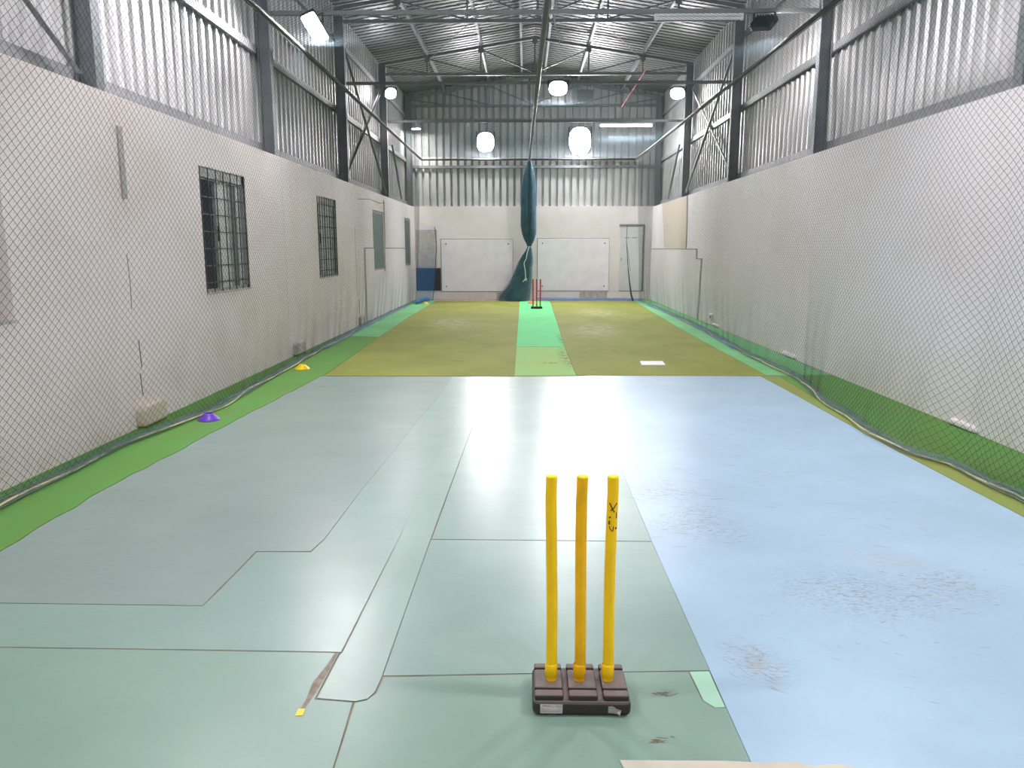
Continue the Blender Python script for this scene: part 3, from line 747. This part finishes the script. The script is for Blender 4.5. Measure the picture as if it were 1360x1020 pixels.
big_mesh('gathered_hem', [hem([(-2.965, 20.9), (-2.955, 21.4), (-2.90, 22.0), (-2.78, 22.3)], 50, .050, .045, .0024, 41)], M['netblue'], t)

t = thing('net_edge', 'dark rope edge of the net hanging down across the grey door', 'net', (2.95, 22.35, 0))
pe = [(2.89, 22.4, 2.15), (2.885, 22.4, 1.7), (2.92, 22.4, 1.3), (2.95, 22.4, .95), (3.0, 22.38, .55), (3.05, 22.35, .2), (3.10, 22.3, .012)]
MB().tube(pe, [.007, .009, .010, .012, .018, .026, .03], 6).build('edge_rope', M['net'], t)
MB().tube([(2.90, 22.41, 1.6), (2.97, 22.41, 1.2), (3.02, 22.41, .85)], .005, 5).build('loose_cord', M['net'], t)
t = thing('floor_net', 'blue net lying in a roll along the foot of the end wall', 'net', (1.7, 22.6, 0))
big_mesh('netting', [hem([(.35, 22.72), (1.2, 22.62), (2.2, 22.66), (3.0, 22.55), (3.4, 22.2)], 36, .09, .035, .0024, 43)], M['bluehem'], t)

# ------------------------------------------------------------------ floor coverings
def jit(poly, amp=.012, step=.35, seed=1):
    g = random.Random(seed); out = []
    for p, q in zip(poly, poly[1:]):
        L = math.dist(p, q); n = max(1, int(L / step))
        for k in range(n):
            f = k / n; out.append((p[0] + (q[0]-p[0])*f + (g.uniform(-amp, amp) if k or True else 0), p[1] + (q[1]-p[1])*f))
    out.append(poly[-1]); return out
def slabm(name, poly, z0, z1, mat, lab, cat, grp=None):
    o = MB().extrude([(x, y, z0) for x, y in poly], (0, 0, z1 - z0)).build(name, mat); tag(o, lab, cat, grp); return o
G = .0009
edgeL = jit([(-2.44, 8.975), (-2.475, 8.2), (-2.54, 7.0), (-2.60, 5.6), (-2.645, 4.78), (-2.64, 3.6), (-2.63, 3.0), (-2.62, 2.6), (-2.6, .35)], .012, .16, 5)
def eL(y0, y1): return [p for p in edgeL if y0 < p[1] < y1]
def xe(y): return float(np.interp(y, [p[1] for p in edgeL][::-1], [p[0] for p in edgeL][::-1]))
H5 = .003
A = [(xe(8.98), 8.98)] + eL(3.04 + .01, 8.97) + [(xe(3.05), 3.05), (-1.372, 3.035), (-1.355, 3.43), (-1.35, 3.63), (-1.078, 3.635), (-1.05, 3.80)] + [(-1.03 - G, 4.6), (-.985 - G, 5.6), (-.95 - G, 6.6), (-.895 - G, 7.6), (-.86 - G, 8.98)]
slabm('vinyl_mat', A, 0, H5, M['vinyl_far'], 'grey green vinyl sheet along the green strip under the windows', 'mat', 'vinyl floor sheets')
B_ = [(-.86 + G, 8.98), (-.895 + G, 7.6), (-.95 + G, 6.6), (-.985 + G, 5.6), (-1.03 + G, 4.6), (-1.045, 3.80), (-1.07, 3.622), (-1.342, 3.618), (-1.347, 3.43), (-1.364, 3.028), (xe(3.03), 3.04)] + eL(2.69, 3.02) + [(xe(2.685), 2.685), (-1.2, 2.672), (-.69 - G, 2.664), (-.655 - G, 4.0), (-.60 - G, 6.5), (-.555 - G, 8.98)]
slabm('vinyl_mat', B_, 0, H5, M['vinyl'], 'green vinyl sheet with stepped edges in the middle of the hall', 'mat', 'vinyl floor sheets')
C_ = [(-.69, 2.64), (-.70, 2.36), (-.565, 2.345), (-.53, 2.36), (-.512, 2.40), (-.506, 2.5), (-.505, 2.66), (-.49, 4.0), (-.45, 6.5), (-.42, 8.98), (-.555, 8.98), (-.60, 6.5), (-.655, 4.0), (-.683, 2.66)]
slabm('vinyl_mat', C_, 0, H5 + .001, M['vinyl_strip'], 'narrow pale vinyl repair strip with a rounded near corner', 'mat', 'vinyl floor sheets')
XS = .668
D_ = [(-.487 + G, 3.81), (-.448 + G, 6.5), (-.418 + G, 8.98), (XS + .04, 9.02), (XS, 6.2), (XS - .010, 3.80)]
slabm('vinyl_mat', D_, 0, H5, M['vinyl'], 'green vinyl sheet beside the blue one, far from the stumps', 'mat', 'vinyl floor sheets')
E_ = [(-.503 + G, 2.504), (-.50 + G, 3.0), (-.49 + G, 3.800), (XS - .010, 3.790), (XS - .0004, 2.56)]
slabm('vinyl_mat', E_, 0, H5, M['vinyl'], 'green vinyl sheet just behind the yellow stumps', 'mat', 'vinyl floor sheets')
F_ = eL(.36, 2.67) + [(-2.6, .35), (-.545, .35), (-.56, 2.02), (-.575, 2.338), (-.708, 2.352), (-.698, 2.655), (-1.2, 2.662), (xe(2.676), 2.676)]
slabm('vinyl_mat', F_, 0, H5, M['vinyl_near'], 'near green vinyl sheet with a yellow tape scrap at its corner', 'mat', 'vinyl floor sheets')
G_ = [(-.54, .35), (-.555, 2.02), (-.566, 2.337), (-.53, 2.35), (-.505, 2.395), (-.4985, 2.492), (0.1, 2.525), (.36, 2.54), (.588, 2.546), (.598, 2.37), (.628, 2.326), (.668, 2.328), (.686, .35)]
slabm('vinyl_mat', G_, 0, H5, M['vinyl_near'], 'near green vinyl sheet that the yellow stumps stand on', 'mat', 'vinyl floor sheets')
H_ = [(XS + .0412, 9.07), (XS + .0012, 6.2), (XS - .0088, 3.8), (XS + .0008, 2.56), (.6695, 2.33), (.6872, .35), (2.80, .35), (2.822, 3.0), (2.822, 4.2), (2.79, 5.7), (2.80, 7.5), (2.80, 9.07)]
slabm('vinyl_mat', H_, 0, H5 + .001, M['vinyl_blue'], 'wide pale blue vinyl sheet with brown scuffs', 'mat', 'vinyl floor sheets')
def slivers(par, clusters, mat, z, seed, name):
    g = random.Random(seed); mb = MB()
    for cx, cy, rx, ry, n, L, ang, w in clusters:
        for _ in range(n):
            a = g.gauss(0, .45); x = cx + rx*a; y = cy + ry*g.gauss(0, .45); l = L*g.uniform(.3, 1.0); th = ang + g.gauss(0, .22); k = g.uniform(-.25, .25); ww = w*g.uniform(.5, 1)
            zz = z + g.uniform(0, .0004)
            C = [(x + math.cos(th + k*(f - .5))*l*(f - .5), y + math.sin(th + k*(f - .5))*l*(f - .5)) for f in (0, .3, .65, 1)]
            nx, ny = -math.sin(th), math.cos(th); wd = (.15, 1, .8, .1)
            up_ = [(p[0] + nx*ww*q, p[1] + ny*ww*q, zz) for p, q in zip(C, wd)]; dn_ = [(p[0] - nx*ww*q, p[1] - ny*ww*q, zz) for p, q in zip(C, wd)]
            mb.add(up_ + dn_, [(0, 1, 5, 4), (1, 2, 6, 5), (2, 3, 7, 6)])
    o = mb.build(name, M[mat], par); o['kind'] = 'stuff'; return o
blue = bpy.data.objects['vinyl_mat.007']; near_ = bpy.data.objects['vinyl_mat.006']
slivers(blue, [(.92, 4.55, .35, .55, 26, .20, -.25, .0022), (.98, 4.0, .30, .30, 34, .12, .25, .0016), (1.15, 5.0, .5, .6, 12, .16, -.3, .0022), (1.6, 3.15, .50, .36, 60, .05, -.1, .0018), (1.85, 3.3, .45, .30, 30, .06, -.3, .0018),
    (.84, 2.60, .10, .20, 26, .10, -.9, .0013), (1.3, 2.75, .5, .35, 22, .05, -.6, .0014), (1.7, 5.2, .8, 1.2, 22, .12, -.2, .0022), (2.1, 4.2, .5, .8, 14, .10, -.4, .002)], 'scuff', H5 + .0014, 4, 'scuff_marks')
slivers(near_, [(.47, 2.41, .035, .014, 9, .055, .1, .0035), (.416, 2.152, .035, .014, 9, .055, -.1, .0035)], 'peel', H5 + .0004, 6, 'peeled_marks')
slabm('mat_patch', [(.594, 2.550), (.664, 2.554), (.666, 2.334), (.632, 2.332), (.603, 2.372)], 0, H5 - .0005, M['patch'], 'small mint green vinyl patch wedged against the blue sheet', 'patch')

T = .005
tl = [(x - .006, y) for x, y in edgeL]
oL = [(-2.40, 9.0), (-2.44, 10.5), (-2.50, 13.0), (-2.56, 15.5), (-2.59, 17.2), (-2.60, 21.6), (-2.60, 22.2)]
slabm('turf_strip', [(XL + .003, .35), (-2.61, .35)] + tl[::-1] + [(tl[0][0], 8.992), (-2.412, 8.996), (-2.45, 10.5), (-2.51, 13.1), (XL + .003, 13.3)], 0, T, M['turf_green'], 'saturated green turf strip along the windowed wall, from the near edge to the dark seam', 'turf', 'green side turf')
slabm('turf_strip', [(XL + .025, 13.33), (-2.515, 13.13), (-2.57, 15.5), (-2.60, 17.2), (-2.61, 22.6), (XL + .03, 22.9)], 0, T, M['turf_mint'], 'mint green turf strip along the windowed wall, past the dark seam', 'turf', 'green side turf')
slabm('turf_carpet', oL + [(-.17, 22.2), (-.165, 20.8), (-.142, 11.8), (-.136, 9.0)], 0, T + .001, M['turf_olive'], 'olive turf carpet on the windowed side of the bright green lane', 'turf', 'olive turf carpets')
oR = [(2.885, 9.09), (2.90, 12.0), (2.937, 14.8), (3.03, 18.5), (3.12, 21.7), (3.13, 22.2)]
slabm('turf_carpet', [(.617, 9.09), (.61, 11.8), (.66, 16.0), (.70, 20.8), (.71, 22.2)] + oR[::-1], 0, T + .001, M['turf_olive'], 'olive turf carpet on the plain wall side, holding the white plate', 'turf', 'olive turf carpets')
slabm('turf_strip', [(-.128, 9.05), (-.136, 11.8), (.603, 11.8), (.61, 9.08)], 0, T, M['turf_worn'], 'worn yellowish green turf at the near end of the middle lane', 'turf')
slabm('turf_strip', [(-.137, 11.83), (-.158, 20.8), (-.162, 22.2), (.703, 22.2), (.693, 20.8), (.653, 16), (.604, 11.83)], 0, T, M['turf_bright'], 'bright mint green turf lane running to the red stumps', 'turf')
slabm('turf_strip', [(2.806, .35), (2.829, 3.0), (2.829, 4.2), (2.797, 5.7), (2.807, 7.5), (2.807, 9.07), (3.02, 9.1), (2.95, 7.7), (2.90, 6.8), (2.865, 6.1), (2.87, 5.6), (2.98, 5.2), (3.0, 4.7), (3.0, .35)], 0, T - .001, M['turf_edge'], 'olive green turf edging between the blue mat and the net', 'turf')
slabm('turf_strip', [(3.005, .35), (3.005, 4.7), (2.985, 5.2), (2.875, 5.6), (2.870, 6.1), (2.905, 6.8), (2.955, 7.7), (3.025, 9.1), (XR - .003, 9.15), (XR - .003, .35)], 0, T, M['turf_green'], 'green turf strip under the net at the plain wall, nearest part', 'turf', 'green side turf')
slabm('turf_strip', [(2.895, 9.16), (2.91, 12.0), (2.945, 14.8), (3.04, 18.5), (3.13, 21.7), (3.15, 22.6), (XR - .026, 22.9), (XR - .026, 9.19)], 0, T, M['turf_mint'], 'green turf strip under the net at the plain wall, past the seam', 'turf', 'green side turf')

slivers(bpy.data.objects['turf_carpet'], [(-.92, 10.25, .02, .005, 2, .45, 0.0, .012)], 'dark', T + .0014, 8, 'turf_slit')
slivers(bpy.data.objects['turf_strip.001'], [(-2.72, 13.36, .12, .01, 4, .25, -.15, .02)], 'dark', T + .0004, 9, 'turf_slit')
pl_ = MB().extrude([(1.509, 9.885, T + .0015), (1.821, 9.891, T + .0015), (1.841, 10.227, T + .0015), (1.538, 10.222, T + .0015)], (0, 0, .01)).build('target_plate', M['white'], bevel=.002); tag(pl_, 'flat white square plate lying on the olive turf', 'plate')
tp_ = MB().extrude([(.284, 2.056, H5 + .0015), (.60, 2.058, H5 + .0015), (.70, 2.052, H5 + .0015), (.80, 2.058, H5 + .0015), (.85, 2.040, H5 + .0015), (.89, 2.048, H5 + .0015), (.93, 2.050, H5 + .0015), (.965, 2.036, H5 + .0015), (.95, 2.0, H5 + .0015), (.292, 2.02, H5 + .0015)], (0, 0, .0008)).build('tape_strip', M['tan'])
tag(tp_, 'beige masking tape strip across the near mat edge', 'tape')
gl_ = MB().extrude([(-.712, 2.655, H5 + .0004), (-.722, 2.56, H5 + .0004), (-.742, 2.45, H5 + .0004), (-.735, 2.36, H5 + .0004), (-.738, 2.30, H5 + .0004), (-.725, 2.30, H5 + .0004), (-.716, 2.38, H5 + .0004), (-.708, 2.45, H5 + .0004), (-.700, 2.655, H5 + .0004)], (0, 0, .0004)).build('glue_streak', M['glue'])
tag(gl_, 'brown glue streak beside the pale repair strip', 'streak')
yt = MB().extrude([(-.745, 2.298, H5 + .0006), (-.722, 2.298, H5 + .0006), (-.720, 2.262, H5 + .0006), (-.745, 2.258, H5 + .0006)], (0, 0, .0012)).build('tape_scrap', M['cone_yellow']); tag(yt, 'small yellow tape scrap at the end of the glue streak', 'tape')

# ------------------------------------------------------------------ cricket stumps
def rounded(poly_r, z): return poly_r
def stump_set(cx, cy, z0, lab, far=False, rot=0.0):
    t = thing('cricket_stumps', lab, 'stumps', (cx, cy, z0), group=None)
    if not far:
        body = MB().box((cx - .160, cy - .108, z0), (cx + .160, cy + .108, z0 + .054))
        bo = body.build('base', M['rubber'], t, bevel=.018, seg=4)
        pads = MB(); xs = [(-.153, -.060), (-.042, .052), (.070, .153)]; yy = [(-.100, -.062), (-.054, .060), (.068, .100)]
        for a, b_ in xs:
            for c, d_ in yy: pads.box((cx + a, cy + c, z0 + .048), (cx + b_, cy + d_, z0 + (.070 if c < -.06 or True else .07)))
        pads.build('top_grooves', M['rubber'], bo, bevel=.006, seg=2)
        # stickers on the front face
        st = MB().box((cx - .135, cy - .1092, z0 + .012), (cx - .063, cy - .1084, z0 + .044)).build('sticker', M['paper'], bo)
        st['label'] = 'pale label with faint print'
        pr_ = MB(); g = random.Random(5)
        for row, (zz, hh, a, b_) in enumerate(((.0365, .005, -.128, -.100), (.0350, .0018, -.098, -.090), (.0360, .004, -.084, -.067), (.0265, .003, -.131, -.127), (.0235, .0016, -.128, -.07), (.0200, .0016, -.131, -.068), (.0165, .0016, -.131, -.072))):
            x = a
            while x < b_:
                w_ = g.uniform(.002, .005); pr_.box((cx + x, cy - .1095, z0 + zz), (cx + min(x + w_, b_), cy - .1093, z0 + zz + hh*g.uniform(.7, 1))); x += w_ + .0012
        pr_.build('print_marks', M['glue'], bo)
        s2 = MB().extrude([(cx + .085, cy - .1092, z0 + .016), (cx + .085, cy - .1092, z0 + .038), (cx + .098, cy - .1092, z0 + .040), (cx + .112, cy - .1092, z0 + .030), (cx + .126, cy - .1092, z0 + .026), (cx + .120, cy - .1092, z0 + .010), (cx + .105, cy - .1092, z0 + .014)], (0, .0008, 0))
        s2.extrude([(cx + .112, cy - .1093, z0 + .018), (cx + .127, cy - .1093, z0 + .024), (cx + .122, cy - .118, z0 + .010)], (0, .0008, .001))
        s2.build('sticker', M['foil'], bo)['label'] = 'torn grey label'
        for k, dx in enumerate((-.0945, 0, .0945)):
            x = cx - .002 + dx; lean = (-.004, .0, .004)[k]
            mat_ = M['yellow_dark'] if k == 1 else M['yellow']
            zb = z0 + .068; g = random.Random(k)
            pts = [(x + lean*f*1.0 + (.002*math.sin(5*f + k) if 0 < f < 1 else 0), cy, zb + f*.708) for f in np.linspace(0, 1, 13)]
            s_ = MB().tube(pts, .0185, 24).build('stump', mat_, t, bevel=.0)
            MB().lathe([(.0186, .0), (.0212, .003), (.0212, .042), (.0198, .047), (.0186, .048)], 24, (x, cy, zb + .012)).build('collar', mat_, s_)
            e = pts[-1]; MB().lathe([(.0186, -.002), (.0184, .002), (.0165, .0032), (.0001, .0034)], 24, (e[0], e[1], e[2])).build('cut_end', M['yellow_top'], s_)
            if k == 2:
                ink = MB()
                def mk(pp, r_=.0011):
                    r_ = r_*1.5
                    P3 = []
                    for a, z in pp:      # a: angle about the stump, z: height above the base
                        f = (z - zb) / .708
                        P3.append((x + lean*f + .0190*math.sin(a), cy - .0190*math.cos(a), z))
                    ink.tube(P3, r_, 5)
                zt = zb + .708 - .112
                mk([(-.62, zt + .030), (-.15, zt + .012), (.25, zt)], .0014); mk([(.65, zt + .030), (.15, zt + .014), (-.42, zt + .004)], .0012)
                mk([(.62, zt - .002), (.64, zt - .012), (.62, zt - .022)], .0009)
                mk([(-.55, zt - .016), (-.5, zt - .020)], .0020); mk([(-.6, zt - .030), (-.6, zt - .042)], .0018)
                mk([(-.6, zt - .048), (-.45, zt - .056), (-.1, zt - .064), (.12, zt - .063), (.12, zt - .048)], .0010); mk([(.62, zt - .052), (.62, zt - .058)], .0014)
                ink.build('marker_scribble', M['ink'], s_)['label'] = 'hand drawn marks in dark ink'
    else:
        MB().box((cx - .145, cy - .07, z0), (cx + .145, cy + .07, z0 + .05)).build('base', M['black'], t, bevel=.012, seg=3)
        for dx in (-.093, 0, .093):
            s_ = MB().tube([(cx + dx, cy, z0 + .18), (cx + dx, cy, z0 + .735)], .0185, 16).build('stump', M['red'], t)
            MB().tube([(cx + dx, cy, z0 + .049), (cx + dx, cy, z0 + .18)], .0187, 16).build('foot_sleeve', M['gold'], s_)
    return t
stump_set(.187, 2.378, H5 + .0006, 'three yellow practice stumps in a heavy black rubber base on the near mat')
stump_set(.283, 19.5, T + .0006, 'three red stumps in a thin black base on the bright green lane', far=True)

def cone(x, y, z, r, h, mat, lab, hole=True):
    t = thing('marker_cone', lab, 'cone', (x, y, z), group='flat marker cones')
    MB().lathe([(r*.97, 0), (r, .002), (r*.985, .006), (r*.80, h*.35), (r*.52, h*.78), (r*.42, h*.95), (r*.36, h), (r*.33, h*.97), (r*.34, h*.85), (r*.7, h*.3), (r*.9, .004), (r*.97, 0)], 36, (x, y, z)).build('shell', M[mat], t)
    return t
cone(-2.80, 6.60, T + .0006, .096, .062, 'purple', 'purple saucer cone by the net foot on green turf')
cone(-2.81, 9.52, T + .0006, .095, .060, 'cone_yellow', 'yellow saucer cone by the net foot, beyond the purple one')
cone(-2.74, 21.05, T + .0006, .10, .062, 'cone_yellow', 'tiny far yellow saucer cone near the loose blue net')
cone(.17, 21.3, T + .0006, .12, .055, 'orange', 'orange saucer cone behind the red stumps')

# ------------------------------------------------------------------ lamps and wiring
def basis(aim):
    n = Vector(aim).normalized(); s = n.cross(Vector((0, 0, 1)))
    s = s.normalized() if s.length > 1e-3 else Vector((1, 0, 0))
    return n, s, s.cross(n).normalized()
def flood(pos, target, w, h, strength, lab, hang=.12, rnd=True, rgb=(253, 248, 252), roll=0.0):
    p = Vector(pos); n, s, u = basis(Vector(target) - p)
    if roll: 
        s, u = s*math.cos(roll) + u*math.sin(roll), u*math.cos(roll) - s*math.sin(roll)
    t = thing('floodlight', lab, 'lamp', tuple(p), group='floodlights')
    ex = 2.6 if rnd else 9
    def plate(k, g):
        return [p + n*k + s*((w/2 - g)*math.copysign(abs(math.cos(a))**(2/ex), math.cos(a))) + u*((h/2 - g)*math.copysign(abs(math.sin(a))**(2/ex), math.sin(a))) for a in np.linspace(0, 2*PI, 40, endpoint=False)]
    b_ = MB().extrude(plate(-.065, 0), n*.06)
    for k in range(7): b_.obox(p - n*.08 + s*(w*.42*(k/3 - 1)), s*.004, u*h*.42, n*.018)
    b_.build('housing', M['lamp'], t)
    MB().extrude(plate(-.0048, .012), n*.0018).build('lens', glow('lamp_light', rgb, strength), t)
    br = MB()
    for k in (-1, 1): br.bar(tuple(p - n*.035 + s*k*(w/2 + .008)), tuple(p - n*.04 + s*k*(w/2 + .008) + Vector((0, 0, hang))), .03, .005, up=tuple(n))
    br.bar(tuple(p - n*.04 - s*(w/2 + .01) + Vector((0, 0, hang))), tuple(p - n*.04 + s*(w/2 + .01) + Vector((0, 0, hang))), .03, .005)
    br.build('mounting_bracket', M['lamp'], t)
    return t
K = 1.0
flood((-2.66, 10.25, 4.23), (-1.6, 6.0, 0.6), .21, .40, 46*K, 'lit floodlight nearest on the windowed wall side, hung from the first crossbar', roll=-.5, rnd=False)
flood((2.99, 10.30, 4.25), (4.4, 11.7, 2.6), .31, .20, 22*K, 'dark floodlight seen from behind, hung by the plain wall', roll=-.25, rnd=False)
flood((.575, 14.50, 4.33), (.3, 8.0, .2), .34, .28, 36*K, 'lit floodlight hung from the middle crossbar, under the roof centre')
flood((-3.12, 18.55, 5.02), (-.3, 12.0, 0), .27, .27, 30*K, 'lit floodlight high on a column of the windowed wall')
flood((3.45, 18.45, 4.98), (.3, 12.0, 0), .34, .28, 32*K, 'lit floodlight high on a column of the plain wall')
flood((-1.155, 22.78, 4.49), (-.6, 12.0, .4), .50, .56, 32*K, 'round glaring floodlight on the end wall toward the windowed side', hang=.28)
flood((1.54, 22.78, 4.52), (.7, 12.0, .4), .62, .78, 34*K, 'largest glaring floodlight on the end wall above the rebound board', hang=.38)
# the near lamps of the hall, above the top edge of the picture
flood((3.05, 2.0, 4.35), (1.2, 2.9, 0), .34, .26, 68*K, 'near floodlight over the blue mat, above the picture', hang=.2)
flood((-2.70, 1.9, 4.35), (-.6, 3.2, 0), .34, .26, 42*K, 'near floodlight over the green mats, above the picture', hang=.2)
flood((2.95, 6.2, 4.40), (.6, 7.0, 0), .34, .26, 66*K, 'floodlight over the blue mat at the second column, above the picture', hang=.2)
flood((-2.70, 6.2, 4.40), (-.2, 7.0, 0), .34, .26, 66*K, 'floodlight by the second window, above the picture', hang=.2)

flood((2.6, -1.6, 4.35), (.6, 7.0, 1.2), .34, .26, 42*K, 'floodlight behind the viewer over the blue mat side, outside the picture', hang=.2)
flood((-2.5, -1.6, 4.35), (-.4, 7.0, 1.2), .34, .26, 42*K, 'floodlight behind the viewer over the green mat side, outside the picture', hang=.2)
t = thing('ceiling_bulb_lamp', 'small round white lamp under the windowed wall corner', 'lamp', (-3.08, 22.4, 4.80))
MB().lathe([(.125, 0), (.13, .01), (.12, .03), (.05, .05), (.02, .12), (.02, .2)], 24, (-3.08, 22.4, 4.80), cap_top=True).build('lamp_shade', M['white'], t)
MB().lathe([(.12, .001), (.0001, 0)], 24, (-3.08, 22.4, 4.80)).build('lens', glow('bulb_light', (255, 252, 246), 30), t)
MB().tube([(-3.08, 22.4, 5.0), (-3.08, 22.4, 5.45)], .006, 6).build('hanging_cord', M['black'], t)

def tube_light(x0, x1, y, z, lit, lab):
    t = thing('tube_light', lab, 'lamp', ((x0 + x1)/2, y, z))
    MB().box((x0, y - .03, z + .022), (x1, y + .03, z + .055)).build('batten', M['white'], t, bevel=.004)
    MB().tube([(x0 + .035, y, z), (x1 - .035, y, z)], .021, 16).build('tube', glow('tube_light', (252, 253, 255), 42) if lit else M['white'], t)
    for k in (x0 + .018, x1 - .018): MB().box((k - .017, y - .022, z - .026), (k + .017, y + .022, z + .021)).build('end_cap', M['white'], t)
    for k in (x0 + .2, x1 - .2): MB().box((k - .008, y - .031, z + .056), (k + .008, y + .031, 4.424)).build('mounting_clip', M['girt'], t)
tube_light(1.72, 2.98, COLS[4], 4.345, True, 'lit tube light under the farthest crossbar, by the plain wall')
tube_light(1.62, 2.74, COLS[2], 4.365, False, 'unlit tube light under the nearest crossbar')
t = thing('spare_bulb', 'tiny unlit white bulb hanging under the farthest crossbar', 'bulb', (-1.37, COLS[4], 4.36))
MB().lathe([(.0001, 0), (.03, .008), (.04, .03), (.03, .055), (.02, .068), (.02, .088)], 16, (-1.37, COLS[4], 4.33), cap_top=True).build('bulb', M['white'], t)

bx = thing('driver_box', 'small pale metal box hung beside the middle floodlight', 'box', (1.06, 14.66, 4.15))
MB().box((.93, 14.66, 4.14), (1.22, 14.74, 4.34)).build('case', M['girt'], bx, bevel=.006)
MB().tube([(1.2, 14.70, 4.34), (1.2, 14.70, 4.42)], .006, 6).build('hanging_strap', M['white'], bx)

cb = MB()
for o_, k in ((0, 0), (.03, 1.2)):
    cb.tube([(.50 + o_ + .02*math.sin(k), 14.5, 6.0), (.50 + o_, 14.5, 5.7), (.49 + o_*.4, 14.5, 5.50), (.51 + o_*.2, 14.5, 5.36), (.57 + o_, 14.5, 5.24), (.60 + o_*1.6, 14.5, 5.17), (.58 + o_*2, 14.5, 5.06 + .05*k)], .010, 6)
o = cb.build('dangling_cord', M['white_rope']); tag(o, 'white twin cord dangling from the roof beside the middle pipe', 'cord')
o = MB().tube([(2.54, 17.0, 5.25), (2.47, 18.0, 5.12), (2.36, 20.0, 4.94)], .012, 6).build('hanging_cord', M['redcord']); tag(o, 'thin red cord slanting under the roof on the plain wall side', 'cord')

# ------------------------------------------------------------------ world and render look
w = bpy.data.worlds.new('world'); SC.world = w; w.use_nodes = True
w.node_tree.nodes['Background'].inputs[0].default_value = (.01, .01, .011, 1); w.node_tree.nodes['Background'].inputs[1].default_value = 0.3
vs_ = SC.view_settings
SC.display_settings.display_device = 'sRGB'
vs_.view_transform = 'Standard'; vs_.look = 'None'; vs_.exposure = 3.24; vs_.gamma = 1.0; vs_.use_curve_mapping = False
try:
    SC.cycles.use_denoising = True
    SC.cycles.max_bounces = 8; SC.cycles.diffuse_bounces = 5; SC.cycles.glossy_bounces = 4
    SC.cycles.sample_clamp_indirect = 8.0
    SC.cycles.caustics_reflective = False
except Exception:
    pass
